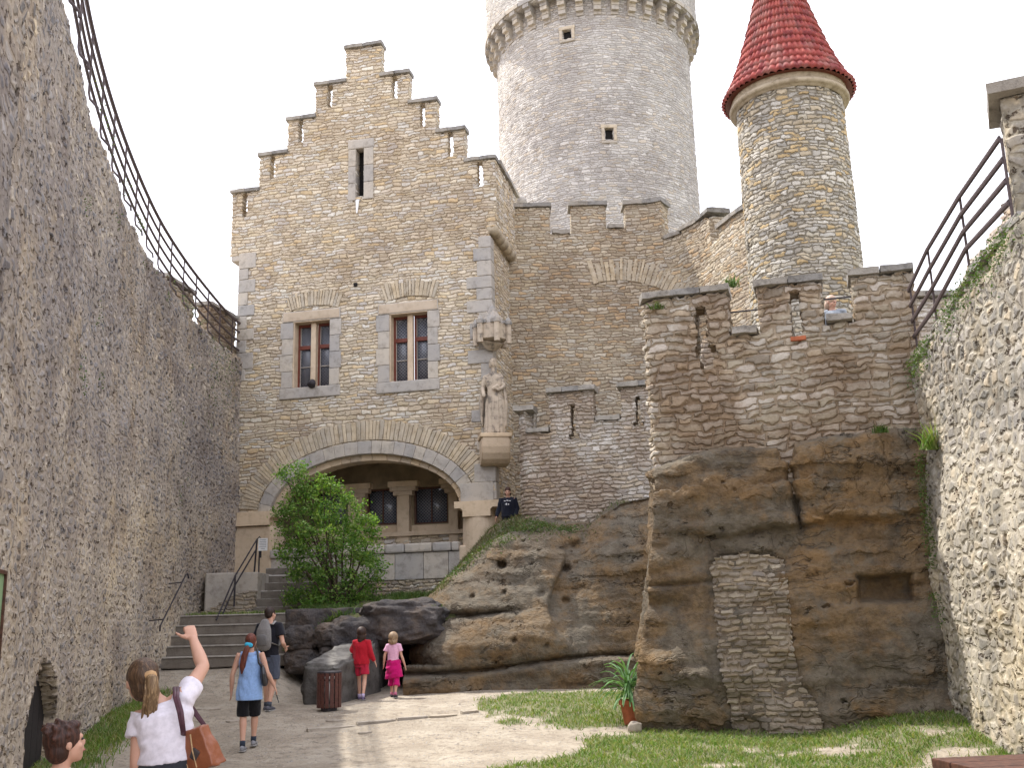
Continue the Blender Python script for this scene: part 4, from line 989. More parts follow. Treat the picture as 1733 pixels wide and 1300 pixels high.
# ================================================================== MIDDLE ROCK
# built as layered rounded rock masses, one continuous surface from its foot over the crest to the walls behind
CX = [-2.5, -2.1, -1.8, -1.55, -1.1, -.6, 0, .6, 1.2, 1.6, 1.9, 2.3, 3.0, 3.8]
CZ = [1.9, 2.25, 2.55, 2.75, 3.15, 3.5, 3.75, 3.85, 3.72, 3.75, 4.0, 4.30, 4.42, 4.45]
def mrock(x, t):
    H = float(np.interp(x, CX, CZ)); z0 = .2
    if t < .62:
        s = t/.62; z = z0+(H-z0)*s
        y = 21.35+.55*sstep(1.0, 3.0, z)+.95*(s**5)
        y += .16*mn.noise(Vector((x*.6, z*.9, 1)))+.07*mn.noise(Vector((x*1.5, z*3.6, 6)))+.03*mn.noise(Vector((x*1.2, z*8, 9)))
        g1 = .98+.05*math.sin(x*1.3)+.05*x; y += .20*math.exp(-((z-g1)/.06)**2) - .22*sstep(g1+.02, g1-.12, z)*.8                    # ledge at the foot
        y -= .26*math.exp(-((z-g1-.45)/.42)**2)*sstep(1.9, .4, x)                                       # bulge above it
        g2 = 2.02+.10*mn.noise(Vector((x*1.2, 2, 0)))+.05*x; y += .32*math.exp(-((z-g2)/.075)**2)*sstep(.5, -.9, x)
        cx_ = .95+.32*math.sin(z*2.2+.4)-.18*(z-2); y += .22*sstep(cx_-.05, cx_+.02, x)*sstep(cx_+1.0, cx_+.1, x)*sstep(1.1, 1.7, z)*sstep(3.9, 3.3, z)   # vertical joint
        # hollows
        for hx, hz, hr, hd in ((.0-.32, 3.02, .11, .3), (-.95, 2.35, .06, .15), (-.28, 2.42, .06, .15), (.30, 3.0, .05, .12), (1.05, 2.9, .10, .22), (-.1, 1.45, .06, .15), (1.3, 3.4, .13, .12), (.55, 1.35, .05, .12), (1.0, 2.2, .10, .15), (.5, 2.35, .10, .1)):
            q2 = ((x-hx)**2+(z-hz)**2*1.4)/hr**2
            if q2 < 6: y += hd*math.exp(-q2*q2)
    else:
        s = (t-.62)/.38; y = 22.85+3.4*s+.10*mn.noise(Vector((x, s*3, 1))); z = H+(.55 if x < 1.7 else .25)*sstep(0, .75, s)*(.3+.7*sstep(-1.8, -.4, x))-.12*math.exp(-s*9)*0+.07*mn.noise(Vector((x*1.6, y*1.6, 3)))+.03*mn.noise(Vector((x*5, y*5, 3)))
        z += .0
    e = max(0, -1.25-x)                                                 # left end turns back into the passage
    if z > 1.0: y += 1.4*e*e*(1.0 if z < 2.05 else .55)
    return (x+(.22*math.exp(-((z-2.0)/.13)**2)*sstep(-1.3, -1.9, x)), y, z)
nx, nt = 210, 170
xs = np.linspace(-2.3, 3.9, nx); ts = np.linspace(0, 1, nt)
V = [mrock(x, t) for x in xs for t in ts]; Fc = [(i*nt+j, (i+1)*nt+j, (i+1)*nt+j+1, i*nt+j+1) for i in range(nx-1) for j in range(nt-1)]
me = bpy.data.meshes.new('sandstone_outcrop'); me.from_pydata(V, [], Fc); me.update()
o = link('sandstone_outcrop', me, M['rock'], None, True); tag(o, 'rounded brown sandstone outcrop in layered beds below the parapet wall', kind='structure')
pts = []
while len(pts) < 9000:
    x = random.uniform(-2.0, 2.6); t = random.uniform(.58, .97); p = mrock(x, t)
    dens = sstep(-.15, .5, mn.noise(Vector((p[0]*1.1, p[1]*1.1, 7)))+.45*sstep(1.3, -.6, x)+.15)
    if x > 1.2: dens *= .35
    if random.random() < dens: pts.append(p)
tag(blades('grass', pts[:6500], .10, .008, M['drygrass'], .9), 'dry grass and weeds on the sloping shelf of the sandstone outcrop', 'grass', kind='stuff')
lp = []
for _ in range(2600):
    c = random.choice([(-1.5, .63), (-1.2, .60), (-.8, .62), (-.3, .60), (.1, .66), (.5, .70), (.3, .62), (1.1, .64), (-.1, .75), (.7, .62)]); x = c[0]+random.gauss(0, .16); t = min(.97, max(.5, c[1]+random.gauss(0, .02))); p = mrock(x, t)
    lp.append((p[0], p[1]+random.gauss(0, .04)-.03, p[2]+abs(random.gauss(0, .05))))
tag(leaves('ground_cover', lp, .045, M['weed']), 'low green weeds hanging over the crest of the outcrop', 'weeds', kind='stuff')

# ================================================================== EARTH BANK, BOULDER, BLOCKS, PASSAGE
def bank_h(x, y):
    z = 2.1+.28*sstep(22.6, 25.8, y)+.12*sstep(-4.6, -3.4, x)*sstep(22, 23.5, y)+.0*sstep(-2.8, -1.8, x) - .5*sstep(22.9, 21.9, y)*sstep(-3.6, -4.4, x)
    return z+.10*mn.noise(Vector((x*1.4, y*1.4, 3)))+.04*mn.noise(Vector((x*4, y*4, 3)))
nx, ny = 60, 60
xs = np.linspace(-4.85, -1.3, nx); ys = np.linspace(21.75, 26.6, ny)
V = []
for x in xs:
    for y in ys: V.append((x, y+.12*mn.noise(Vector((x*2, 1, 4)))*(y < 22.2), bank_h(x, y)-(.25 if y < 21.9 else 0)))
Fc = [(i*ny+j, (i+1)*ny+j, (i+1)*ny+j+1, i*ny+j+1) for i in range(nx-1) for j in range(ny-1)]
me = bpy.data.meshes.new('earth_bank'); me.from_pydata(V, [], Fc); me.update()
N = NT('bank_earth'); pos = N.geo(); c = N.ramp(N.noise(pos, 3, 5, .7), [(.35,(.07,.055,.035)),(.5,(.07,.08,.03)),(.65,(.13,.10,.065))]); M['bank'] = N.finish(c, .95, N.noise(pos, 8, 5), 0, .8, .05)
tag(link('earth_bank', me, M['bank'], None, True), 'grassy earth bank below the loggia', kind='structure')
pts = []
while len(pts) < 9000:
    x = random.uniform(-4.8, -1.5); y = random.uniform(21.8, 26.3)
    if random.random() < sstep(-.2, .3, mn.noise(Vector((x*1.3, y*1.3, 2)))+.1): pts.append((x, y, bank_h(x, y)))
tag(blades('grass', pts, .13, .010, M['weed'], .9), 'dark grass growing on the bank around the bush', 'grass', kind='stuff')
BF = Frame(-4.85, 22.05, 2)
def cave(u, v): return 2.0 < u < 3.45 and v < 1.62+.16*math.sin((u-2.0)*2.2)+.06*mn.noise(Vector((u*3, 0, 0)))
bk = sheet('passage_rock', BF, axis(0, 3.6, .05), axis(.2, 2.2, .05), lambda u, v: not cave(u, v), 3.2, M['darkrock'], None, back=False, depth=lambda u, v: .22*mn.noise(Vector((u*1.1, v*1.3, 3)))+.1*mn.noise(Vector((u*3, v*3, 3))), layer=.2)
tag(bk, 'dark rock face with the mouth of a low passage behind the two girls', kind='structure')
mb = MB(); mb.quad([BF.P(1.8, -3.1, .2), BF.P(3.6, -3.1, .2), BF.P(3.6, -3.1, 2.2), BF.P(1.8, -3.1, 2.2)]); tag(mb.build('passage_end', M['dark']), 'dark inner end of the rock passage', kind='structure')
def lump(name, c, r, mat, label, cat, seed=0, amp=.25, sub=5, freq=1.6, flat=None, group=None, rz=0):
    bm = bmesh.new(); bmesh.ops.create_icosphere(bm, subdivisions=sub, radius=1)
    R_ = Matrix.Rotation(rz, 3, 'Z')
    for v in bm.verts:
        d = v.co.normalized(); p = Vector([math.copysign(abs(k)**.72, k) for k in d]); k = 1+amp*mn.noise(d*freq+Vector((seed, 0, 0)))+amp*.4*mn.noise(d*freq*3.1+Vector((seed, 5, 0)))
        q = Vector((p.x*r[0]*k, p.y*r[1]*k, p.z*r[2]*k)); v.co = Vector(c)+R_ @ q
    me = bpy.data.meshes.new(name); bm.to_mesh(me); bm.free(); o = link(name, me, M[mat], None, True); tag(o, label, cat, group); return o
lump('boulder', (-2.42, 22.25, 1.86), (1.12, .8, .46), 'darkrock', 'big dark grey boulder roofing the passage above the two girls', 'boulder', 3, .25, 6)
lump('boulder', (-3.35, 21.95, 1.55), (.55, .6, .50), 'darkrock', 'rounded dark boulder between the stone blocks and the passage roof', 'boulder', 9, .25, 5)
for i, (x, z, rx, rz_, lb) in enumerate([(-4.45, 1.62, .34, .25, 'squat grey boulder in the wall right beside the lower steps, upper one'), (-3.85, 1.66, .33, .23, 'rounded boulder with a dark underside in the middle of the wall by the steps'), (-4.42, 1.16, .36, .24, 'low boulder in the wall at the foot of the lower steps'), (-3.80, 1.18, .32, .24, 'mossy boulder at ground level left of the stone trough')]):
    lump('boulder', (x, 21.72, z), (rx, .4, rz_), 'darkrock', lb, 'boulder', 20+i, .22, 5, group='boulders of the retaining wall beside the steps')
# stone block wall end (trough like) by the passage
bm = bmesh.new(); foot = [(-4.02, 19.72), (-3.38, 19.45), (-2.82, 21.7), (-3.45, 21.9)]; zt_ = [1.14, 1.10, 1.56, 1.60]
lo = [bm.verts.new((x, y, .25)) for x, y in foot]; hi = [bm.verts.new((x, y, z)) for (x, y), z in zip(foot, zt_)]
bm.faces.new(lo[::-1]); bm.faces.new(hi)
for k in range(4): j = (k+1) % 4; bm.faces.new((lo[k], lo[j], hi[j], hi[k]))
bmesh.ops.bevel(bm, geom=bm.edges[:], offset=.05, segments=2, affect='EDGES'); bmesh.ops.subdivide_edges(bm, edges=[e for e in bm.edges if e.calc_length() > .2], cuts=14, use_grid_fill=True); bmesh.ops.triangulate(bm, faces=bm.faces)
for v in bm.verts: v.co += mn.noise_vector(v.co*2.2)*.06+mn.noise_vector(v.co*6)*.035+mn.noise_vector(v.co*15)*.015
me = bpy.data.meshes.new('stone_block'); bm.to_mesh(me); bm.free()
M['greyrock'] = plainstone('worn_grey_block', [(.08,.075,.07),(.14,.13,.12)], 2.5, 1.0, (.45,.43,.42), .9, (.20,.19,.175), False)
tag(link('stone_block', me, M['greyrock'], None, True), 'long worn grey stone block sloping up to the passage behind the litter bin', 'stone block')

# ================================================================== STEPS
sw = empty('lower_steps', (-6.1, 22.1, 1.0)); tag(sw, 'wide flight of five worn stone steps at the foot of the left wall', 'steps')
for k in range(5):
    y0 = 22.05+k*.36; z = 1.06+.215*(k+1)
    mb = MB(); xl = -7.75; xr = -4.78; w_ = xr-xl
    bm = bmesh.new(); bmesh.ops.create_cube(bm, size=1); bmesh.ops.scale(bm, vec=(w_, 1.2, .214), verts=bm.verts); bmesh.ops.bevel(bm, geom=bm.edges[:], offset=.018, segments=2, affect='EDGES')
    bmesh.ops.subdivide_edges(bm, edges=[e for e in bm.edges if e.calc_length() > 1], cuts=24, use_grid_fill=True)
    for v in bm.verts: v.co.z += .012*mn.noise(Vector((v.co.x*1.5, k*3, 0))); v.co.y += .015*mn.noise(Vector((v.co.x*2, k*5, 3)))
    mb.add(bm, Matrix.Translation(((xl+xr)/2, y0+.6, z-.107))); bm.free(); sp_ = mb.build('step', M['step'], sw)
    mb = MB(); mb.box(((xl+xr)/2, y0+.15, z+.012), (w_-.02, .34, .030), bev=.008, jit=.002); mb.build('lit_edge_slab', M['lit_edge_slab'], sp_)  # thin pale slab added to draw the sky-lit edge of each step
mb = MB(); mb.box((-6.3, 25.3, 1.6), (2.9, 2.6, 1.0), bev=.02); o = mb.build('landing', M['bank']); tag(o, 'earth landing between the lower and the upper steps', kind='structure')
pts = [(random.uniform(-7.5, -4.8), random.uniform(23.65, 24.4), 2.1) for _ in range(2600)]; pts = [p for p in pts if mn.noise(Vector((p[0]*1.5, p[1], 1))) > -.1]
tag(blades('grass', pts, .13, .009, M['grass'], .8), 'tuft line of grass on the landing above the lower steps', 'grass', kind='stuff')
su = empty('upper_steps', (-5.6, 24.5, 2.1)); tag(su, 'narrow upper flight of dark stone steps leading up to the loggia', 'steps')
for k in range(6):
    z = 2.12+.20*(k+1); y0 = 24.35+k*.38; xl = -6.10-.04*k; xr = -4.6
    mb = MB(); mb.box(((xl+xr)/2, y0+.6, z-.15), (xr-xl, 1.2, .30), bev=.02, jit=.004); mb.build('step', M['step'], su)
sd = sheet('stair_wall', Frame(-7.5, 24.45, 3), axis(0, 1.40, .06), axis(1.9, 2.9, .05), lambda u, v: v < 2.25+.45*sstep(.1, 1.2, u), .4, M['infill'], None, depth=lambda u, v: 0)
tag(sd, 'small dark rubble wall left of the upper steps under the handrail', 'wall')
mb = MB(); mb.box((-6.75, 26.0, 2.6), (1.25, 2.4, 1.1), bev=.03, jit=.01); tag(mb.build('stair_plinth', M['ashgrey']), 'plain stone plinth between the upper steps and the left wall', 'plinth')

# handrails and notice
hr = empty('handrail', (-6.4, 24.2, 2.2)); tag(hr, 'black double iron handrail beside the upper steps', 'handrail')
p1 = at(435, 913, 25.2); p1b = at(429, 984, 25.2); p2 = at(398, 975, 24.2); p2b = at(396, 1027, 24.2); p3 = at(366, 1050, 23.4)
for a, b in ((p1, p1b), (p2, p2b)): mb = MB(); mb.tube([a, b], .022, 6); mb.build('post', M['iron'], hr)
for o_ in (0, -.22): mb = MB(); mb.tube([p1+Vector((0, 0, o_)), p2+Vector((0, 0, o_)), p3+Vector((0, 0, o_))], .02, 6); mb.build('rail', M['iron'], hr)
mb = MB(); q_ = p1+Vector((.0, 0, 0)); mb.tube([p1, p1+Vector((.06, 0, .06)), p1+Vector((.10, 0, .0)), p1+Vector((.10, 0, -.45))], .018, 6); mb.build('rail', M['iron'], hr)
nt_ = empty('notice_board', at(445, 935, 25.6)); tag(nt_, 'small white notice with lines of print on a post beside the upper steps', 'sign')
c = at(445, 922, 25.1); mb = MB(); mb.box(c, (.22, .02, .30), bev=.004); mb.build('panel', M['white'], nt_)
mb = MB()
for k in range(6): mb.box((c.x-.0+random.uniform(-.005, .005), c.y-.0125, c.z+.11-.042*k), (.16 if k < 5 else .10, .003, .012))
mb.build('print', simple('grey_print', (.25,.25,.27)), nt_)
mb = MB(); mb.tube([c+Vector((-.09, .03, .15)), c+Vector((-.09, .03, -.85))], .018, 6); mb.build('post', M['iron'], nt_)

# ================================================================== LEFT WALL
LPp = Path([(-2.6, .5), (-3.4, 4.6), (-4.12, 8.0), (-4.98, 10.76), (-5.73, 13.27), (-6.42, 16.2), (-7.0, 19.44), (-7.28, 22.0), (-7.42, 24.6), (-7.45, 26.9), (-7.28, 28.3)])
lw = empty('curtain_wall', (-6.4, 16, 0)); tag(lw, 'huge curving grey rubble wall along the left side of the courtyard', 'wall')
DN0, DN1 = LPp.u_at_y(11.9), LPp.u_at_y(14.1)
def ltop(u): return 9.03+.10*mn.noise(Vector((u*.8, 0, 0)))+.05*mn.noise(Vector((u*3.1, 0, 0)))
def lsolid(u, v):
    if v > ltop(u): return False
    if DN0 < u < DN1:
        m_ = (DN0+DN1)/2; hw = (DN1-DN0)/2; k = abs(u-m_)/hw
        if v < .75+.75*(1-k**1.6): return False
    return True
uA = LPp.u_at_y(8.0)
us = axis(uA, LPp.len, .06, [DN0, DN1]); vs = axis(-.3, 9.2, .06)
def ldep(u, v): return -.11*sstep(LPp.len-1.5, LPp.len-5, u)+.08*mn.noise(Vector((u*.35, v*.35, 5)))+.05*mn.noise(Vector((u*1.3, v*1.3, 2)))
sheet('wall', LPp, us, vs, lsolid, 1.0, M['left'], lw, back=False, depth=ldep, layer=.2)
sheet('wall', LPp, axis(0, uA, .25), axis(-.3, 9.1, .25), lambda u, v: True, 1.0, M['left'], lw, back=False, layer=.5)
mb = MB(); 
for k in range(6):
    a = DN0-.05+(DN1-DN0+.1)*k/6; b = DN0-.05+(DN1-DN0+.1)*(k+1)/6-.01; vv = [LPp.P(u, w, z) for w in (-.27, -.34) for u, z in ((a, -.2), (b, -.2), (b, 1.7), (a, 1.7))]; b_ = len(mb.v); mb.v += vv; mb.f += [tuple(b_+i for i in f) for f in ((0,1,2,3), (7,6,5,4), (3,2,6,7), (1,5,6,2), (0,3,7,4))]
M['doorwood'] = simple('black_old_wood', (.018,.015,.017), .7, .4, 20)
dr = mb.build('door', M['doorwood'], lw)
# frame with a picture at the near end of the wall
fc = LPp.u_at_y(8.72); fb = empty('notice_case', LPp.P(fc, .1, 1.9)); tag(fb, 'dark framed green notice case hanging on the left wall at the picture edge', 'sign')
def pbox(mb, S, u0, u1, z0, z1, w0, w1):
    vv = [S.P(u, w, z) for w in (w1, w0) for u, z in ((u0, z0), (u1, z0), (u1, z1), (u0, z1))]; b_ = len(mb.v); mb.v += vv; mb.f += [tuple(b_+i for i in f) for f in ((0,1,2,3), (7,6,5,4), (1,0,4,5), (2,1,5,6), (3,2,6,7), (0,3,7,4))]
f1 = LPp.u_at_y(8.5); f0 = f1-.9; zA, zB = 1.45, 2.28
mb = MB(); pbox(mb, LPp, f0, f0+.03, zA, zB, .06, .11); pbox(mb, LPp, f1-.03, f1, zA, zB, .06, .11); pbox(mb, LPp, f0+.03, f1-.03, zA, zA+.03, .06, .11); pbox(mb, LPp, f0+.03, f1-.03, zB-.03, zB, .06, .11); mb.build('frame', M['woodbrown'], fb)
mb = MB(); pbox(mb, LPp, f0+.03, f1-.03, zA+.03, zB-.03, .05, .09); mb.build('panel', simple('green_panel', (.20,.30,.16), .5, .2, 4), fb)
# weeds on and in the left wall
pts = []
for _ in range(2600):
    u = LPp.u_at_y(random.uniform(11, 26.5)); k = mn.noise(Vector((u*1.3, 3, 0)))
    if random.random() < sstep(-.1, .4, k): dz = abs(random.gauss(0, .16)); pts.append(LPp.P(u, .03+random.random()*.10, ltop(u)-dz+.05))
for _ in range(16):
    u = LPp.u_at_y(random.uniform(12, 26)); z = random.uniform(4.5, 8.8)
    for _ in range(28): pts.append(LPp.P(u+random.gauss(0, .07), .06+random.random()*.08, z+random.gauss(0, .1)))
for _ in range(700):
    u = LPp.u_at_y(random.uniform(24.2, 27)); z = 8.9-abs(random.gauss(0, 1.0)); pts.append(LPp.P(u, .05+random.random()*.12, z))
tag(leaves('wall_weeds', pts, .032, M['weed']), 'small green weeds growing along the top and in the cracks of the left wall', 'weeds', kind='stuff')
# railing on the left wall
lr = empty('wall_railing', LPp.P(LPp.u_at_y(18), -.1, 9.0)); tag(lr, 'long dark iron railing with four rails running along the top of the left wall', 'railing')
uu = [LPp.u_at_y(y) for y in np.arange(8.6, 27.3, 1.15)]
fine_u = np.linspace(uu[0], LPp.len-.05, 90)
for k, h in enumerate((1.08, .82, .56, .30)):
    mb = MB(); mb.tube([LPp.P(u, -.12, 9.06+h) for u in fine_u], [(.036, .022)]*len(fine_u) if k else [(.046, .030)]*len(fine_u), 6, side=(0, 0, 1)); mb.build('rail', M['rustiron'], lr)
for u in uu:
    mb = MB(); mb.tube([LPp.P(u, .02, 8.9), LPp.P(u, .01, 8.98), LPp.P(u, -.10, 9.10), LPp.P(u, -.12, 9.2), LPp.P(u, -.12, 10.14)], .019, 6); mb.build('post', M['rustiron'], lr)
# outer parapet behind the railing
OP = Frame(-8.75, 22.9, 62)
op = empty('outer_parapet', OP.P(2, 0, 9)); tag(op, 'brown rubble merlons behind the railing at the far end of the left wall', 'wall')
OP = Path([(-8.5, 21.5), (-8.35, 23.5), (-8.0, 25.5), (-7.62, 27.3), (-7.4, 28.4)])
def ops(u, v): return v < (10.22 if (u % 2.3) < 1.45 else 9.5)
sheet('wall', OP, axis(0, OP.len, .07, [2.3*k for k in range(4)]+[2.3*k+1.45 for k in range(4)]), axis(8.0, 10.22, .07, [9.5]), ops, .4, M['front'], op)
for k in range(3): coping(op, OP, 2.3*k, min(OP.len-.1, 2.3*k+1.45), 10.22, -.42, .02, .10, 2, over=.04)
# wall mounted handrail by the lower steps
wh = empty('wall_handrail', LPp.P(LPp.u_at_y(20.6), .15, 2)); tag(wh, 'thin black iron handrail fixed to the left wall beside the lower steps', 'handrail')
ua, ub = LPp.u_at_y(20.4), LPp.u_at_y(22.4); A = Vector(LPp.P(ua, .22, 1.92)); B = Vector(LPp.P(ub, .22, 2.98))
mb = MB(); mb.tube([A+Vector((0, 0, -.10)), A, B, B+Vector((.0, .12, .05)), B+Vector((.03, .14, -.06))], .017, 6); mb.build('rail', M['iron'], wh)
for s in (.12, .85): p = A.lerp(B, s); u_ = ua+(ub-ua)*s; mb = MB(); mb.tube([p, Vector(LPp.P(u_, -.05, p.z-.02))], .012, 6); mb.build('bracket', M['iron'], wh)

# ================================================================== RIGHT WALL
RP = Path([(6.4, 16.8), (6.12, 15.6), (6.0, 14.8), (5.72, 13.0), (5.55, 11.5), (5.42, 10.2), (5.35, 8.0), (5.5, 5.0), (5.6, 1.5)])
rw = empty('side_wall', (5.7, 12, 0)); tag(rw, 'pale rubble wall of the right side, sunlit near the camera', 'wall')
def ru(y): return RP.u_at_y(y)
def rwt(u): return float(np.interp(u, [0, ru(15), ru(12.2), ru(10.8), RP.len], [5.45, 5.50, 5.80, 5.88, 6.1]))+.05*mn.noise(Vector((u*2, 0, 7)))
us = axis(0, ru(9), .05); vs = axis(-.1, 6.15, .05)
hol = [(ru(11.9)-.05, ru(11.9)+.07, 2.35, 2.6)]
class Bat:                                          # the wall leans back as it rises
    def P(s, u, w, z): return RP.P(u, w+.10*(3-z)/3, z)
sheet('wall', Bat(), us, vs, lambda u, v: v < rwt(u) and not any(a < u < b and c < v < d for a, b, c, d in hol), 1.0, M['right'], rw, back=False, depth=lambda u, v: .09*mn.noise(Vector((u*.6, v*.6, 1)))+.04*mn.noise(Vector((u*2, v*2, 1))), layer=.2)
sheet('wall', Bat(), axis(ru(9), RP.len, .25), axis(-.1, 5.9, .25), lambda u, v: True, 1.0, M['right'], rw, back=False, layer=.5)
u0 = 0; mb = MB(); u = ru(15.3)
while u < ru(10.9):
    L = random.uniform(.5, .8); z = rwt(u+L/2)+.03; bm = bmesh.new(); bmesh.ops.create_cube(bm, size=1); bmesh.ops.subdivide_edges(bm, edges=bm.edges[:], cuts=2, use_grid_fill=True)
    for v in bm.verts: c = v.co.copy(); nn_ = mn.noise_vector(c*3+Vector((u*9, 0, 0)))*.03; v.co = Vector(Bat().P(u+L/2+c.x*(L-.02), -.28+c.y*.62, z+c.z*.09))+nn_
    mb.add(bm); bm.free(); u += L
mb.build('cap_stone', M['cap'], rw)
# railing
rr_ = empty('stair_railing', RP.P(ru(13), -.1, 5.6)); tag(rr_, 'purplish brown railing with sloping rails on top of the right wall', 'railing')
pp = [(1542, 490, 1556, 600, 15.25), (1583, 425, 1603, 562, 14.0), (1638, 335, 1658, 457, 12.3), (1692, 235, 1722, 386, 10.75)]
PT = []
for x0, y0, x1, y1, Y in pp:
    b_ = Vector(RP.P(ru(Y), -.12, 0)); h0 = at(x0, y0, Y).z; h1 = at(x1, y1, Y).z; PT.append((b_, h0, h1))
for b_, h0, h1 in PT:
    mb = MB(); mb.tube([Vector((b_.x, b_.y, h0)), Vector((b_.x, b_.y, h1-.08))], .018, 8); mb.build('post', M['rustiron'], rr_)
for k in range(4):
    pts = []
    for b_, h0, h1 in PT: z = h0-(h0-h1)*.24*k; pts.append(Vector((b_.x-.02, b_.y, z)))
    pts = [pts[0]+(pts[0]-pts[1])*.04]+pts
    mb = MB(); mb.tube(pts, [(.042, .022)]*len(pts), 8, side=(0, 0, 1)); mb.build('rail', M['rustiron'], rr_)
# near merlon and the outer parapet beyond the walk
nm = empty('near_merlon', (6.4, 10.4, 5.8)); tag(nm, 'tall rough merlon with a dark slab on top at the upper right edge', 'merlon')
NMF = Frame(5.62, 10.72, -25)
sheet('wall', NMF, axis(0, 2.6, .05), axis(5.3, 7.42, .05), lambda u, v: True, .7, M['right'], nm, depth=lambda u, v: .05*mn.noise(Vector((u*2, v*2, 1))))
coping(nm, NMF, -.02, 2.6, 7.42, -.75, .05, .15, 3, over=.10)
RO = Path([(7.2, 18.8), (7.25, 17.2), (7.2, 15.0), (7.15, 13.0), (7.1, 11.0)])
ro = empty('outer_parapet', (7.2, 15, 6)); tag(ro, 'ruined rubble parapet seen between the rails on the right', 'wall')
class Flip:
    def P(s, u, w, z): return RO.P(u, w, z)
def ros(u, v):
    y = RO.P(u, 0, 0)[1]
    return v < float(np.interp(y, [10.9, 12.2, 12.9, 13.3, 14.0, 14.05, 15.6, 15.65, 17.4, 17.5, 18.8], [7.35, 7.3, 7.2, 6.9, 6.7, 5.9, 5.9, 6.2, 6.2, 6.2, 6.2]))
sheet('wall', Flip(), axis(0, RO.len, .06), axis(4.8, 7.4, .06), ros, .45, M['right'], ro, depth=lambda u, v: .06*mn.noise(Vector((u*2, v*2, 1))))
NF = Frame(6.3, 17.5, 0)
sheet('wall', NF, axis(.5, 1.85, .06), axis(4.8, 7.2, .06), lambda u, v: v < 7.2-.25*(u > 1.6), .45, M['lowwall'], ro)
sheet('wall', Frame(6.62, 14.05, 0), axis(0, 1.5, .05), axis(5.2, 7.95, .05), lambda u, v: v < float(np.interp(u, [0, .1, .4, .45, .7, .75, 1.5], [6.3, 6.75, 6.9, 7.15, 7.3, 7.65, 7.9])), .4, M['lowwall'], ro)
coping(ro, NF, .5, 1.6, 7.2, -.45, .02, .12, 2, over=.05)
mb = MB(); 
vv = [RP.P(u, -.9-.0*k, rwt(u)-.05) for k, u in enumerate(np.linspace(0, ru(9.5), 20))]; 
for k, u in enumerate(np.linspace(0, ru(9.5), 20)): a = RP.P(u, -.5, rwt(u)-.06); b = RP.P(u, -2.0, rwt(u)-.06); mb.v += [a, b]
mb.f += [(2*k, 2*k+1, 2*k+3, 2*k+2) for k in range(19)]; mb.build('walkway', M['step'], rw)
# greenery on the right wall
pts = []
for _ in range(1900):
    y = random.choice([10.9, 11.6, 12.3, 13.0, 14.4, 15.0])+random.gauss(0, .25); u = ru(y); pts.append(Bat().P(u, .05+random.random()*.12, rwt(u)-abs(random.gauss(0, .20))+.0))
for _ in range(1300):
    k = random.random(); u = ru(15.1-.3*k)+random.gauss(0, .08); z = 4.3-2.6*k+random.gauss(0, .12)
    if mn.noise(Vector((z*2.5, 0, 5))) > -.15: pts.append(Bat().P(u, .05+random.random()*.14, z))
tag(leaves('wall_weeds', pts, .034, M['weed']), 'green weeds along the top and down the corner of the right wall', 'weeds', kind='stuff')
def tuft(name, c, n, h, label, r=.1, mat='weed', wd=.012, cat='plant'):
    P_ = [(c[0]+random.gauss(0, r), c[1]+random.gauss(0, r*.5), c[2]) for _ in range(n)]; tag(blades(name, P_, h, wd, M[mat], .9), label, cat)
tuft('fern', at(1578, 760, 14.7), 90, .34, 'feathery green tuft growing out of the corner between the bastion and the right wall', .07, 'grass', .014)
tuft('wall_plant', at(1239, 485, 20.5), 80, .22, 'small green tuft in the notch at the foot of the stair turret', .06)
tuft('wall_plant', Vector(FB.P(.22, .04, 6.82)), 50, .10, 'tiny green tuft under the coping of the left merlon of the bastion', .05)
tuft('wall_plant', Vector(FB.P(3.5, .34, 4.42)), 60, .12, 'tiny green tuft on the ledge where the bastion wall meets its rock', .06)

# ================================================================== BUSH
random.seed(21)
bu = empty('bush', (-4.1, 24.0, 2.2)); tag(bu, 'large bright green leafy bush in front of the loggia', 'bush')
CL = [(540, 1045, 24, 1), (500, 1010, 22, .8), (500, 800, 22, .3), (512, 828, 18, .5), (560, 822, 12, .5), (520, 850, 34, 1), (556, 862, 40, 1), (600, 880, 34, 1), (505, 895, 44, 1), (555, 905, 56, 1.2), (600, 915, 44, 1.2), (620, 935, 26, 1), (490, 930, 34, 1), (545, 950, 60, 1.2), (600, 965, 46, 1.2), (510, 965, 26, .8), (560, 1000, 52, 1.2), (610, 995, 34, 1), (530, 1015, 36, 1), (575, 1035, 40, 1), (620, 1020, 22, .8), (630, 905, 14, .6), (480, 800, 10, .4), (478, 870, 20, .8), (588, 845, 12, .5), (640, 965, 12, .6), (545, 812, 8, .4)]
lp = []
for px, py, r, dz in CL:
    c = at(px, py, 24.0); R_ = r*24/1750
    dep = R_*dz
    nsub = max(4, int(r*.75))
    for _ in range(nsub):
        d = Vector((random.gauss(0, 1), random.gauss(0, 1), random.gauss(0, 1))).normalized()*random.uniform(.35, 1.05)
        sc = c+Vector((d.x*R_, d.y*max(dep, .2), d.z*R_*.95))
        m_ = int(23+r*.25)
        for _ in range(m_): lp.append((sc.x+random.gauss(0, .085), sc.y+random.gauss(0, .085), sc.z+random.gauss(0, .06)))
leaves('foliage', lp, .066, M['leaf'], bu)
mb = MB(); rt = Vector((-4.05, 24.0, 2.1))
for px, py, r, dz in CL[::1]:
    c = at(px, py, 24.0); m1 = rt.lerp(c, .45)+Vector((random.gauss(0, .08), random.gauss(0, .1), .1)); mb.tube([rt+Vector((random.gauss(0, .08), random.gauss(0, .05), 0)), m1, c], [.035, .022, .007], 6)
mb.build('branches', M['bark'], bu)
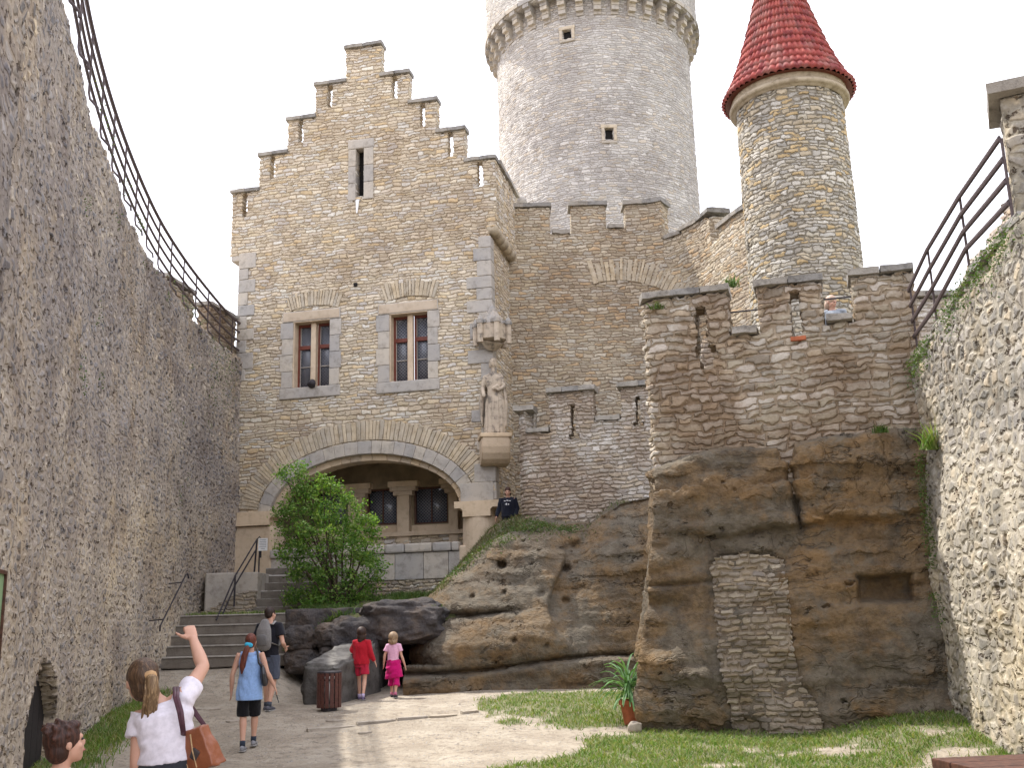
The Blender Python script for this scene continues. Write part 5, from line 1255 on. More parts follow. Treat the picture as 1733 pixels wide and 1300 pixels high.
# loose twigs sticking out at the top
mb = MB(); lp = []
for (x0, y0, x1, y1) in ((515, 840, 470, 808), (515, 840, 500, 797), (520, 840, 518, 800), (556, 850, 562, 808), (560, 850, 578, 820), (480, 880, 460, 860), (620, 900, 640, 880), (595, 860, 620, 850)):
    a = at(x0, y0, 23.9); b = at(x1, y1, 23.8); mb.tube([a, a.lerp(b, .5)+Vector((0, 0, .05)), b], [.012, .008, .004], 5)
    for _ in range(70): t = random.random()**.7; p = a.lerp(b, t); lp.append((p.x+random.gauss(0, .06), p.y+random.gauss(0, .06), p.z+random.gauss(0, .05)))
mb.build('twigs', M['bark'], bu); leaves('foliage', lp, .062, M['leaf'], bu)

# ================================================================== POTTED PALM
pc = (1.74, 16.75); pz = ground_z(*pc)
pl = empty('potted_plant', (*pc, pz)); tag(pl, 'terracotta pot with a spiky long leaved plant at the left edge of the big rock', 'plant')
mb = lathe(pc, [(.0, pz), (.15, pz), (.20, pz+.30), (.225, pz+.30), (.225, pz+.37), (.20, pz+.37), (.19, pz+.33), (0, pz+.33)], 28); mb.build('pot', M['terracotta'], pl, False)
mb = MB(); random.seed(5)
for k in range(95):
    a = random.uniform(0, 2*math.pi); L = random.uniform(.42, .72); el = random.uniform(.0, 1.35); base = Vector((pc[0]-.06+random.gauss(0, .03), pc[1]+random.gauss(0, .03), pz+.52+random.uniform(-.12, .12)))
    pts = []; d = Vector((math.cos(a)*math.cos(el), math.sin(a)*math.cos(el), math.sin(el))); p = base.copy(); sdv = Vector((-math.sin(a), math.cos(a), 0))
    for i in range(7): pts.append(p.copy()); p = p+d*(L/6); d = (d+Vector((0, 0, -.17-.06*i))).normalized()
    b_ = len(mb.v)
    for i, q in enumerate(pts):
        w_ = .016*math.sin(math.pi*(.12+.88*(1-i/6)))*1.0+.002; mb.v += [tuple(q-sdv*w_), tuple(q+Vector((0, 0, -.006))), tuple(q+sdv*w_)]
    for i in range(6):
        c_ = b_+3*i; mb.f += [(c_, c_+1, c_+4, c_+3), (c_+1, c_+2, c_+5, c_+4)]
mb.build('leaves', M['drac'], pl)
mb = MB(); mb.tube([(pc[0], pc[1], pz+.3), (pc[0]-.05, pc[1], pz+.58)], [.03, .02], 8); mb.build('stem', M['bark'], pl)

# ================================================================== LITTER BIN
bx, by = -3.33, 18.72; bz = ground_z(bx, by)
bi = empty('litter_bin', (bx, by, bz)); tag(bi, 'round litter bin of dark red wooden slats beside the grey stone block', 'litter bin')
n = 15; M['binwood'] = simple('bin_wood', (.085,.032,.025), .5, .35, 30)
for k in range(n):
    t = 2*math.pi*k/n+.1; mb = MB(); M_ = Matrix.Translation((bx+.2*math.cos(t), by+.2*math.sin(t), bz+.34)) @ Matrix.Rotation(t, 4, 'Z')
    mb.box((0, 0, 0), (.022, .066, .58), bev=.006, M=M_); mb.build('slat', M['binwood'], bi)
mb = MB(); mb.tube([(bx, by, bz+.06), (bx, by, bz+.56)], .165, 20); mb.build('liner', simple('zinc_liner', (.35,.34,.32), .45, .15, 12, 0, .5), bi, True)
for zz in (bz+.12, bz+.50):
    mb = lathe((bx, by), [(.178, zz), (.186, zz), (.186, zz+.03), (.178, zz+.03), (.178, zz)], 28); mb.build('hoop', M['iron'], bi)
mb = lathe((bx, by), [(.17, bz+.60), (.20, bz+.615), (.215, bz+.64), (.20, bz+.66), (.17, bz+.64), (.17, bz+.60)], 28); mb.build('rim', M['iron'], bi, True)
mb = MB(); mb.tube([(bx, by, bz-.02), (bx, by, bz+.06)], .14, 16); mb.build('base', M['iron'], bi)

# ================================================================== SMALL THINGS ON THE GROUND
def onground(px, py):
    d = ray(px, py); t = 4.0
    while t < 40:
        p = np.array([0, 0, EZ])+d*t
        if p[2] <= ground_z(p[0], p[1]): break
        t += .02
    return Vector((p[0], p[1], ground_z(p[0], p[1])))
a = onground(518, 1240); b = onground(795, 1208)
M['sill'] = plainstone('pale_kerb_stone', [(.34,.30,.26),(.42,.38,.33)], 2, .6)
mb = MB(); L = (b-a).length; ang = math.atan2(b.y-a.y, b.x-a.x); u = 0
while u < L:
    l = random.uniform(.5, .9)
    if random.random() < .8: p = a.lerp(b, min(1, (u+l/2)/L)); mb.box((p.x, p.y, ground_z(p.x, p.y)+.008), (min(l, L-u+.1)-.03, .10, .06), rz=ang+random.uniform(-.03, .03), bev=.015, jit=.008)
    u += l
tag(mb.build('threshold_stones', M['sill']), 'thin line of pale edging stones sunk in the earth across the path', 'kerb')
def slab_at(px, py, w_, d_, rz, label, name='flat_stone'):
    p = onground(px, py); mb = MB(); bm = bmesh.new(); pts = [(math.cos(t)*w_/2*random.uniform(.75, 1.1), math.sin(t)*d_/2*random.uniform(.75, 1.1)) for t in np.linspace(0, 2*math.pi, 9)[:-1]]
    f = bm.faces.new([bm.verts.new((x, y, 0)) for x, y in pts]); r = bmesh.ops.extrude_face_region(bm, geom=[f]); 
    for v in [g for g in r['geom'] if isinstance(g, bmesh.types.BMVert)]: v.co.z += .035
    bmesh.ops.recalc_face_normals(bm, faces=bm.faces); bmesh.ops.bevel(bm, geom=bm.edges[:], offset=.008, segments=1, affect='EDGES')
    mb.add(bm, Matrix.Translation((p.x, p.y, p.z-.012)) @ Matrix.Rotation(rz, 4, 'Z')); bm.free(); tag(mb.build(name, M['sill']), label, 'stone')
slab_at(352, 1202, .45, .3, .2, 'flat grey stone in the path left of the woman in blue'); slab_at(396, 1222, .35, .2, .9, 'small dark flat stone at the feet of the woman in blue'); slab_at(567, 1222, .35, .14, 0, 'flat stone sunk in the path just below the litter bin'); slab_at(617, 1242, .26, .1, .3, 'flat stone in the path right of the edging line')
p = onground(364, 1296); 
p = at(362, 1300, 5.6); mb = MB(); mb.box((p.x, p.y, ground_z(p.x, p.y)+.5), (.34, .40, 1.02), bev=.02, jit=.005); tag(mb.build('stone_bollard', M['sill']), 'top of a pale square stone block at the bottom edge beside the brown handbag', 'stone block')
p = Vector(RockEdge(FB).P(.0, .42, .2)); lump('white_stone', (p.x-.06, p.y-.15, ground_z(p.x, p.y)+.05), (.10, .07, .08), 'sill', 'small white stone at the lower left foot of the big rock', 'stone', 4, .3, 3)
pb = []; Fp = []; random.seed(11)
mb = MB()
for _ in range(420):
    x = random.uniform(-4.6, 3.5); y = random.uniform(10.5, 21); s = random.uniform(.010, .030)
    z = ground_z(x, y); b_ = len(mb.v); r6 = [random.uniform(.7, 1.3)*s for _ in range(6)]
    mb.v += [(x+r6[0], y, z), (x, y+r6[1], z), (x-r6[2], y, z), (x, y-r6[3], z), (x, y, z+r6[4]*.7)]; mb.f += [(b_, b_+1, b_+4), (b_+1, b_+2, b_+4), (b_+2, b_+3, b_+4), (b_+3, b_, b_+4)]
tag(mb.build('pebbles', M['sill']), 'scattered small pebbles on the trodden earth', 'pebbles', kind='stuff')
# corner of a bench at the lower right
bn = empty('wooden_table', (2.3, 4.6, .0)); tag(bn, 'dark red brown wooden plank table whose corner shows at the lower right edge', 'table')
c = at(1603, 1296, 4.9); zt_ = at(1603, 1291, 4.9).z
ang = -.16
for k in range(4):
    mb = MB(); M_ = Matrix.Translation((c.x, c.y, zt_-.02)) @ Matrix.Rotation(.12, 4, 'Z'); mb.box((.9, .06-.17*k, 0), (1.8, .16, .045), bev=.006, M=M_); mb.build('plank', M['woodbrown'], bn)
for dx in (.25, 1.55):
    for dy in (-.02, -.42): mb = MB(); mb.box((dx, dy, -.5), (.08, .08, zt_-.06+.0), bev=.006, M=Matrix.Translation((c.x, c.y, zt_-.02+.5-(zt_-.06)/2-.03)) @ Matrix.Rotation(.12, 4, 'Z')); mb.build('leg', M['woodbrown'], bn)

# ================================================================== PEOPLE
def V3(*a): return Vector(a)
def template(loc, face, H, step=.18, sw=(.0, .0), **over):
    """standing / walking joints, facing the unit plan vector `face`; metres for 1.70 m then scaled"""
    s = H/1.7; f = Vector((face[0], face[1], 0)).normalized(); r = Vector((f.y, -f.x, 0)); o = Vector(loc)
    J = dict(head=(0, .02, 1.585), neck=(0, 0, 1.43), chest=(0, 0, 1.27), waist=(0, 0, 1.06), pelvis=(0, 0, .92),
             shL=(-.175, 0, 1.385), elL=(-.235, -.03, 1.10), wrL=(-.25, .02, .86), shR=(.175, 0, 1.385), elR=(.235, -.03, 1.10), wrR=(.25, .02, .86),
             hipL=(-.085, 0, .90), knL=(-.09, step*.7+.03, .49), anL=(-.085, step, .085), hipR=(.085, 0, .90), knR=(.09, -step*.35+.05, .49), anR=(.085, -step, .10))
    J.update(over)
    return {k: o+(r*v[0]+f*v[1]+Vector((0, 0, v[2])))*s for k, v in J.items()}, s, r, f
def add_hand(mb, w, d, side, s, curl=.35, n=8, thumb=1):
    """palm, four jointed fingers and a thumb; side = across the palm towards the thumb"""
    d = d.normalized(); side = (side-d*side.dot(d)).normalized(); nrm = d.cross(side)
    mb.tube([w-d*.02*s, w+d*.03*s, w+d*.085*s], [(.024*s, .017*s), (.036*s, .015*s), (.038*s, .012*s)], 10, side=side, rnd=True)
    for k, (o, L) in enumerate(((.028, .068), (.0095, .076), (-.0095, .070), (-.028, .055))):
        p = w+d*.082*s+side*o*s; dd = d.copy(); pts = [p-d*.02*s, p]
        for q in (.42, .32, .26): p = p+dd*L*q*s; pts.append(p.copy()); dd = (Matrix.Rotation(curl, 3, side) @ dd)
        mb.tube(pts, [.0088*s, .009*s, .0085*s, .008*s, .0065*s], 7, side=side, rnd=True)
    p = w+d*.02*s+side*.03*s; dd = (d*.7+side*.75).normalized(); pts = [p]
    for L in (.035, .028, .022): p = p+dd*L*s; pts.append(p.copy()); dd = (dd+d*.35*thumb).normalized()
    mb.tube(pts, [.013*s, .0115*s, .010*s, .008*s], 7, side=nrm, rnd=True)
def headmat(c, f, u, s):
    f = f.normalized(); r = f.cross(u).normalized(); u = r.cross(f)
    return Matrix(((r.x*s, f.x*s, u.x*s, c.x), (r.y*s, f.y*s, u.y*s, c.y), (r.z*s, f.z*s, u.z*s, c.z), (0, 0, 0, 1)))
def add_head(mb, HM, n=18):
    def b(c, r): 
        bm = bmesh.new(); bmesh.ops.create_uvsphere(bm, u_segments=n, v_segments=n//2+2, radius=1); bm.transform(HM @ Matrix.Translation(c) @ Matrix.Diagonal((*r, 1))); mb.add(bm); bm.free()
    b((0, -.012, .025), (.074, .094, .092)); b((0, .022, -.035), (.060, .068, .078)); b((0, .045, -.088), (.034, .036, .030))
    b((0, .092, -.018), (.011, .017, .022)); b((0, .083, -.060), (.024, .012, .008)); b((0, .078, .018), (.045, .016, .012))
    for s in (-1, 1): b((s*.076, -.008, -.010), (.010, .018, .031)); b((s*.045, .055, -.03), (.018, .02, .018))
def eyes(root, HM, lid=True):
    mb = MB()
    for s in (-1, 1): 
        bm = bmesh.new(); bmesh.ops.create_uvsphere(bm, u_segments=10, v_segments=8, radius=1); bm.transform(HM @ Matrix.Translation((s*.029, .081, .003)) @ Matrix.Diagonal((.013, .009, .0065, 1))); mb.add(bm); bm.free()
    mb.build('eyes', M['iron'], root, True)
    mb = MB(); bm = bmesh.new(); bmesh.ops.create_uvsphere(bm, u_segments=10, v_segments=8, radius=1); bm.transform(HM @ Matrix.Translation((0, .088, -.062)) @ Matrix.Diagonal((.022, .009, .006, 1))); mb.add(bm); bm.free(); mb.build('mouth', M['lip'], root, True)
M['lip'] = simple('lips', (.42, .14, .12), .5, .1)
def body(name, J, s, r, label, hs=1.0, face=None, up=None, voxel=.011, curl=.35, fem=True, hx=1.0):
    f = Vector((-r.y, r.x, 0)); fc = face if face is not None else f; u = up if up is not None else V3(0, 0, 1)
    foot = (J['anL']+J['anR'])/2
    root = empty('person', (J['pelvis'].x, J['pelvis'].y, min(J['anL'].z, J['anR'].z)-.09*s)); tag(root, label, 'person')
    mb = MB(); k = s*hx
    mid = J['pelvis']-V3(0, 0, .06*s)
    wst = .118 if fem else .135
    mb.tube([mid, J['pelvis'], J['waist'], J['waist'].lerp(J['chest'], .5), J['chest'], J['chest'].lerp(J['neck'], .55), J['neck']-V3(0, 0, .0)], [(.135*k, .10*k), (.158*k, .108*k), (wst*k, .088*k), (.135*k, .095*k), (.152*k, .105*k), (.15*k, .085*k), (.065*k, .055*k)], 18, side=r, rnd=True)
    mb.tube([J['neck']-V3(0, 0, .03*s), J['neck'].lerp(J['head'], .55), J['head']-u*.04*s], [.060*k, .050*k, .050*k], 14, side=r)
    for S in 'LR':
        sh, el, wr = J['sh'+S], J['el'+S], J['wr'+S]
        mb.tube([J['neck'].lerp(sh, .35)-V3(0, 0, .03*s), sh, sh.lerp(el, .35), el], [.05*k, .054*k, .046*k, .036*k], 12, side=r, rnd=True)
        mb.tube([el, el.lerp(wr, .3), wr], [.037*k, .040*k, (.026*k, .022*k)], 12, side=r, rnd=True)
        d = (wr-el).normalized()+ (V3(0, 0, -.2) if wr.z < el.z else V3(0, 0, 0)); add_hand(mb, wr, d, f if wr.z < el.z else -r, s, curl)
        hp, kn, an = J['hip'+S], J['kn'+S], J['an'+S]
        mb.tube([hp, hp.lerp(kn, .4), kn], [.085*k, .076*k, .053*k], 14, side=r, rnd=True)
        mb.tube([kn, kn.lerp(an, .3), kn.lerp(an, .7), an], [.052*k, .056*k, .040*k, .033*k], 12, side=r, rnd=True)
        mb.tube([an-f*.03*s-V3(0, 0, .045*s), an+f*.07*s-V3(0, 0, .05*s), an+f*.15*s-V3(0, 0, .06*s)], [(.032*s, .035*s), (.038*s, .032*s), (.032*s, .02*s)], 10, side=r, rnd=True)
    HM = headmat(J['head'], fc, u, s*hs); add_head(mb, HM)
    mb.solid('body', M['skin'], root, voxel, 2, local=False)
    eyes(root, HM)
    return root, HM, f
def shoes(root, J, s, r, f, mat, sock=None):
    for S in 'LR':
        an = J['an'+S]; mb = MB()
        mb.tube([an-f*.045*s-V3(0, 0, .045*s), an+f*.0*s-V3(0, 0, .04*s), an+f*.08*s-V3(0, 0, .05*s), an+f*.165*s-V3(0, 0, .062*s)], [(.034*s, .04*s), (.042*s, .048*s), (.046*s, .036*s), (.040*s, .022*s)], 12, side=r, rnd=True)
        sh = mb.solid('shoe', mat, root, .009, 1, local=False)
        mb = MB(); mb.box(an+f*.055*s-V3(0, 0, .083*s), (.085*s, .25*s, .016*s), rz=math.atan2(f.y, f.x)-math.pi/2, bev=.006); mb.build('sole', M['sole'], sh)
        if sock: mb = MB(); kn = J['kn'+S]; mb.tube([an-V3(0, 0, .02), an.lerp(kn, .14)], [.042*s, .043*s], 12); mb.build('sock', sock, root, True)
M['sole'] = simple('shoe_sole', (.35,.34,.33), .8, .1)
def cl(name, color, root, tubes, r, vox=.011, it=3, fold=.5, balls=()):
    mb = MB()
    for pts, rr_ in tubes: mb.tube(pts, rr_, 20, side=r)
    sd = random.uniform(0, 50)
    def wr(co): n = mn.noise(Vector((co.x*13+sd, co.y*13, co.z*7+co.x*9))); return co+Vector((n, n*.8, n*.2))*.014
    return mb.solid(name, color if not isinstance(color, tuple) else cloth(name+'_cloth', color, fold=fold), root, vox, it, local=False, warp=wr)
def hball(mb, HM, c, r, n=18):
    bm = bmesh.new(); bmesh.ops.create_uvsphere(bm, u_segments=n, v_segments=n//2+2, radius=1); bm.transform(HM @ Matrix.Translation(c) @ Matrix.Diagonal((*r, 1))); mb.add(bm); bm.free()
def tx(J, s, a, b): return J[a].lerp(J[b], s)

# ---- woman in white, pointing up at the gatehouse
Yw = 5.75
J = dict(head=at(240, 1153, Yw), neck=at(268, 1195, Yw+.03), chest=at(277, 1222, Yw), waist=at(281, 1262, Yw-.02), pelvis=at(284, 1308, Yw),
         shR=at(312, 1180, Yw+.03), elR=at(344, 1130, Yw+.20), wrR=at(327, 1082, Yw+.34), shL=at(239, 1214, Yw), elL=at(231, 1292, Yw-.05), wrL=at(238, 1360, Yw+.02))
pv = J['pelvis']; rW = V3(.97, .22, 0).normalized(); fW = V3(-.22, .97, 0).normalized()
for S, sg in (('L', -1), ('R', 1)): J['hip'+S] = pv+rW*sg*.085-V3(0, 0, .02); J['kn'+S] = V3(pv.x, pv.y, .47)+rW*sg*.09+fW*.03; J['an'+S] = V3(pv.x, pv.y, .085)+rW*sg*.10
rt_, HM, f = body('p', J, .97, rW, 'woman in a white short sleeved top raising her right arm, brown handbag on her shoulder', 1.0, V3(-.55, .80, .12), V3(-.06, .0, 1), .0085, 1.25, True)
rt_.name = 'person'
mw = (.74, .70, .77)
tubes = [([tx(J, .45, 'pelvis', 'waist'), J['waist'], tx(J, .5, 'waist', 'chest'), J['chest'], tx(J, .55, 'chest', 'neck'), tx(J, .80, 'chest', 'neck')], [(.150, .112), (.133, .103), (.145, .110), (.160, .118), (.155, .10), (.10, .075)])]
tubes += [([tx(J, .45, 'neck', 'shR')-V3(0, 0, .05), J['shR']-V3(0, 0, .01), J['shR'].lerp(J['elR'], .46)], [.056, .060, .058]), ([tx(J, .45, 'neck', 'shL')-V3(0, 0, .04), J['shL'], J['shL'].lerp(J['elL'], .46)], [.060, .064, .072])]
def folds(scale=.008, fr=9):
    def w(co): n = mn.noise(Vector((co.x*fr*.8+co.z*fr*.7, co.y*fr, co.z*fr*1.6-co.x*fr))); return co+Vector((n, n*.7, 0))*scale
    return w
mb = MB()
for p, q in tubes: mb.tube(p, q, 22, side=rW)
mb.solid('top', cloth('white_jersey', mw, fold=.12), rt_, .008, 3, local=False, warp=folds(.009, 14))
mb = MB(); mb.tube([pv-V3(0, 0, .50), pv-V3(0, 0, .25), pv-V3(0, 0, .05), J['pelvis'].lerp(J['waist'], .40), J['pelvis'].lerp(J['waist'], .62)], [(.20, .17), (.185, .15), (.175, .128), (.150, .112), (.138, .104)], 22, side=rW)
mb.solid('skirt', cloth('dark_denim', (.035, .037, .045), fold=.6), rt_, .009, 3, local=False, warp=folds(.010, 8))
shoes(rt_, J, .97, rW, fW, simple('dark_shoe', (.05,.04,.04), .5), None)
M['hair1'] = hairmat('light_brown_hair', (.055,.030,.016), (.17,.095,.048))
mb = MB(); hball(mb, HM, (0, -.024, .030), (.086, .104, .100)); hball(mb, HM, (0, -.055, -.02), (.072, .066, .085))
mb.solid('hair', M['hair1'], rt_, .007, 2, local=False, warp=lambda co: co+mn.noise_vector(co*22)*.005)
M['hair2'] = hairmat('blond_hair', (.15,.09,.045), (.40,.27,.14))
def hp(*a): return HM @ Vector(a)
mb = MB(); mb.tube([hp(.01, -.105, .045), hp(.015, -.150, .030), hp(.015, -.160, -.03), hp(.012, -.135, -.11), hp(.01, -.125, -.19), hp(.01, -.12, -.235)], [.020, (.032, .026), (.036, .03), (.033, .028), (.024, .02), .006], 14, rnd=True)
for k in range(14): o = random.gauss(0, .016); e = random.gauss(0, .012); mb.tube([hp(.01+o*.6, -.125, .03), hp(.015+o, -.165+e*.4, -.03), hp(.012+o, -.14+e, -.12), hp(.01+o*1.3, -.125+e, -.25-abs(o))], [.005, .009, .008, .001], 6)
mb.build('ponytail', M['hair2'], rt_, True)
mb = MB(); hh = hp(.01, -.112, .045); mb.tube([hh-V3(.012, 0, -.0), hh+V3(.012, 0, .0)], .026, 12, rnd=True); mb.build('hair_band', simple('tan_band', (.45,.28,.14), .7), rt_, True)
# handbag
bc = at(332, 1270, Yw-.02); hb = empty('handbag', bc); tag(hb, 'brown leather handbag hanging from the shoulder of the woman in white', 'handbag')
def leather():
    N = NT('brown_leather'); p = N.obj(); c = N.mix(N.noise(p, 9, 4), (.16,.042,.016), (.33,.11,.045)); N.b.inputs['Specular IOR Level'].default_value = .5; N.b.inputs['Coat Weight'].default_value = .15
    return N.finish(c, .38, N.noise(p, 26, 4, .6), 0, .5, .01)
M['leather'] = leather()
mb = MB(); bm = bmesh.new(); bmesh.ops.create_cube(bm, size=1); bmesh.ops.subdivide_edges(bm, edges=bm.edges[:], cuts=7, use_grid_fill=True)
for v in bm.verts:
    x, y, z = v.co; k = 1-.30*(z+.5); bl = 1+.35*math.cos(x*math.pi)*math.cos(z*math.pi)
    v.co = Vector((x*.265*k, y*.10*k*bl, z*.215)) + mn.noise_vector(v.co*3.1)*.010
bm.transform(Matrix.Translation(bc) @ Matrix.Rotation(-.30, 4, 'Y') @ Matrix.Rotation(-.45, 4, 'Z')); mb.add(bm); bm.free()
mb.solid('bag_body', M['leather'], hb, .006, 3, local=False)
mb = MB()
Mb = Matrix.Translation(bc) @ Matrix.Rotation(-.30, 4, 'Y') @ Matrix.Rotation(-.45, 4, 'Z')
for k in range(9): z = -.085+.02*k; mb.ball(Mb @ Vector((-.112+.03*(z+.09)/.18, -.047, z)), .0055, 8)
for x in (-.03, .03): mb.tube([Mb @ Vector((x, -.058, -.085)), Mb @ Vector((x*1.1, -.062, 0)), Mb @ Vector((x, -.045, .085))], [.004]*3, 6)
mb.build('stitching', simple('pale_stitching', (.45,.30,.16), .6), hb)
mb = MB(); mb.box((0, 0, 0), (.05, .012, .06), bev=.008, M=Mb @ Matrix.Translation((.035, -.055, -.02)) @ Matrix.Rotation(.78, 4, 'Y')); mb.build('patch', simple('dark_patch', (.06,.05,.05), .5), hb)
M['strap'] = simple('purple_brown_strap', (.085,.035,.05), .45, .2, 30)
top = J['shR'].lerp(J['neck'], .30)+V3(0, -.01, .064)
for dx in (0, .02):
    mb = MB(); mb.tube([Mb @ Vector((-.05, -.02, .075)), at(309+dx*100, 1238, Yw-.12), at(303+dx*200, 1205, Yw-.135), at(296+dx*200, 1180, Yw-.10), top+V3(dx*.8-.01, 0, 0), top+V3(dx*.8+.01, .10, -.07), Mb @ Vector((.05, .06, .085))], [(.011, .004)]*7, 8, side=(0, 0, 1) if False else rW); mb.build('strap', M['strap'], hb, True)

# ---- boy at the lower left
Yb = 5.2; hb_ = at(112, 1258, Yb)
J, s, r, f = template((hb_.x-.02, hb_.y, hb_.z-1.585*.76), (.45, .88), 1.29, 0.0)
J['head'] = hb_
rt_, HM, f = body('p', J, s*.98, r, 'child with short brown hair and a pale top at the lower left corner', 1.14, V3(.75, .62, .18), V3(0, 0, 1), .009, .35, False)
mb = MB(); hball(mb, HM, (0, -.022, .030), (.085, .104, .098)); hball(mb, HM, (0, -.050, -.028), (.076, .068, .078)); hball(mb, HM, (0, .045, .085), (.058, .045, .030))
for k in range(26):
    a = random.uniform(0, 6.28); e = random.uniform(-.3, 1.5); d = V3(math.cos(a)*math.cos(e), math.sin(a)*math.cos(e)-.2, math.sin(e)+.1)
    if d.y > .45 and d.z < .6: continue
    mb.tube([HM @ V3(d.x*.078, d.y*.094-.02, d.z*.09+.03), HM @ V3(d.x*.084, d.y*.103-.02, d.z*.097+.03)], [.022, .013], 6, rnd=True)
M['hair3'] = hairmat('chestnut_hair', (.030,.011,.007), (.09,.032,.018)); mb.solid('hair', M['hair3'], rt_, .006, 1, local=False)
k = s
cl('top', (.62,.50,.40), rt_, [([J['pelvis'], J['waist'], J['chest'], tx(J, .55, 'chest', 'neck'), tx(J, .92, 'chest', 'neck')], [(.16*k, .12*k), (.15*k, .115*k), (.17*k, .12*k), (.165*k, .10*k), (.09*k, .075*k)]), ([tx(J, .4, 'neck', 'shL')-V3(0, 0, .02), J['shL'], tx(J, .5, 'shL', 'elL')], [.06*k, .068*k, .07*k]), ([tx(J, .4, 'neck', 'shR')-V3(0, 0, .02), J['shR'], tx(J, .5, 'shR', 'elR')], [.06*k, .068*k, .07*k])], r)
cl('shorts', (.05,.05,.07), rt_, [([J['hip'+S], J['hip'+S].lerp(J['kn'+S], .5), J['hip'+S].lerp(J['kn'+S], .85)], [.11*k, .10*k, .10*k]) for S in 'LR']+[([J['pelvis']-V3(0, 0, .1*k), J['pelvis'], tx(J, .4, 'pelvis', 'waist')], [(.16*k, .12*k), (.17*k, .125*k), (.15*k, .11*k)])], r)
shoes(rt_, J, s, r, f, simple('grey_shoe', (.2,.2,.22), .6))

# ---- woman in the blue tunic
g = onground(419, 1270); g.z = ground_z(g.x, g.y)
H = 1.63
J, s, r, f = template((g.x, g.y, g.z), (-.08, 1), H, .14, elR=(.27, -.05, 1.12), wrR=(.37, .0, .92), elL=(-.255, -.04, 1.10), wrL=(-.275, .03, .86), anL=(-.05, -.16, .085), knL=(-.08, .0, .49), anR=(.06, .14, .13), knR=(.07, .14, .50))
rt_, HM, f = body('p', J, s, r, 'woman in a light blue tunic and black shorts with a long red ponytail', 1.0, V3(-.05, 1, .02), None, .010)
k = s
cl('tunic', (.27,.42,.72), rt_, [([J['pelvis']-V3(0, 0, .20*k), J['pelvis'], J['waist'], J['chest'], tx(J, .5, 'chest', 'neck'), tx(J, .9, 'chest', 'neck')], [(.205*k, .155*k), (.19*k, .14*k), (.155*k, .118*k), (.172*k, .125*k), (.165*k, .105*k), (.085*k, .07*k)]), ([tx(J, .3, 'neck', 'shL')-V3(0, 0, .03), tx(J, .85, 'neck', 'shL')], [.055*k, .055*k]), ([tx(J, .3, 'neck', 'shR')-V3(0, 0, .03), tx(J, .85, 'neck', 'shR')], [.055*k, .055*k])], r)
cl('hood', (.30,.44,.74), rt_, [([tx(J, .75, 'chest', 'neck')-f*.07*k-V3(0, 0, .06), tx(J, .95, 'chest', 'neck')-f*.06*k], [(.07*k, .03*k), (.09*k, .045*k)])], r)
cl('shorts', (.012,.012,.015), rt_, [([J['hip'+S], J['hip'+S].lerp(J['kn'+S], .5), J['hip'+S].lerp(J['kn'+S], 1.02)], [.105*k, .095*k, .085*k]) for S in 'LR']+[([J['pelvis']-V3(0, 0, .15*k), J['pelvis']], [(.16*k, .12*k), (.16*k, .12*k)])], r)
M['hair4'] = hairmat('red_brown_hair', (.09,.022,.014), (.24,.07,.04))
mb = MB(); hball(mb, HM, (0, -.022, .030), (.086, .104, .102)); hball(mb, HM, (0, -.045, -.02), (.075, .07, .085)); mb.solid('hair', M['hair4'], rt_, .009, 1, local=False)
q = lambda *a: HM @ V3(*a)
mb = MB(); mb.tube([q(-.01, -.11, -.04), q(-.03, -.15, -.10), q(-.065, -.16, -.22), q(-.09, -.15, -.36), q(-.10, -.14, -.46)], [.028, (.04, .035), (.048, .035), (.045, .03), .012], 12, rnd=True); mb.build('ponytail', M['hair4'], rt_, True)
mb = MB(); mb.tube([q(-.035, -.12, -.04), q(.015, -.12, -.05)], .036, 10, rnd=True); mb.build('scrunchie', cloth('turquoise_scrunchie', (.05,.40,.60)), rt_, True)
shoes(rt_, J, s, r, f, simple('grey_white_shoe', (.25,.25,.27), .6), cloth('dark_sock', (.03,.04,.06)))
b1 = J['pelvis']+r*.20*k-f*.06*k+V3(0, 0, .13*k); bg = empty('shoulder_bag', b1); tag(bg, 'black shoulder bag of the woman in the light blue tunic', 'bag')
M['blackbag'] = simple('black_leather', (.018,.018,.022), .35, .2, 20, .2, 0, .6)
mb = MB(); mb.tube([b1+V3(0, 0, .14), b1+V3(.02, 0, .05), b1+V3(.035, 0, -.08)], [(.05, .035), (.10, .045), (.085, .05)], 14, side=f, rnd=True); mb.solid('bag_body', M['blackbag'], bg, .01, 2, local=False)
sp = J['shR'].lerp(J['neck'], .35)+V3(0, 0, .065); mb = MB(); mb.tube([b1+V3(0, -.04, .14), J['chest']+r*.15*k-f*.12*k, sp-f*.07, sp+V3(0, 0, .01), sp+f*.10-V3(0, 0, .05), b1+f*.14+V3(0, 0, .1)], [(.016, .005)]*6, 8, side=r); mb.build('strap', M['blackbag'], bg, True)
mb = MB(); w_ = J['wrR']+V3(.02, .03, -.10)*k; mb.tube([w_, w_+V3(.03, -.01, -.08), w_+V3(.05, 0, -.15)], [.006, .007, .004], 6); sg_ = mb.build('sunglasses', M['iron']); tag(sg_, 'dark folded sunglasses in the right hand of the woman in the blue tunic', 'sunglasses')

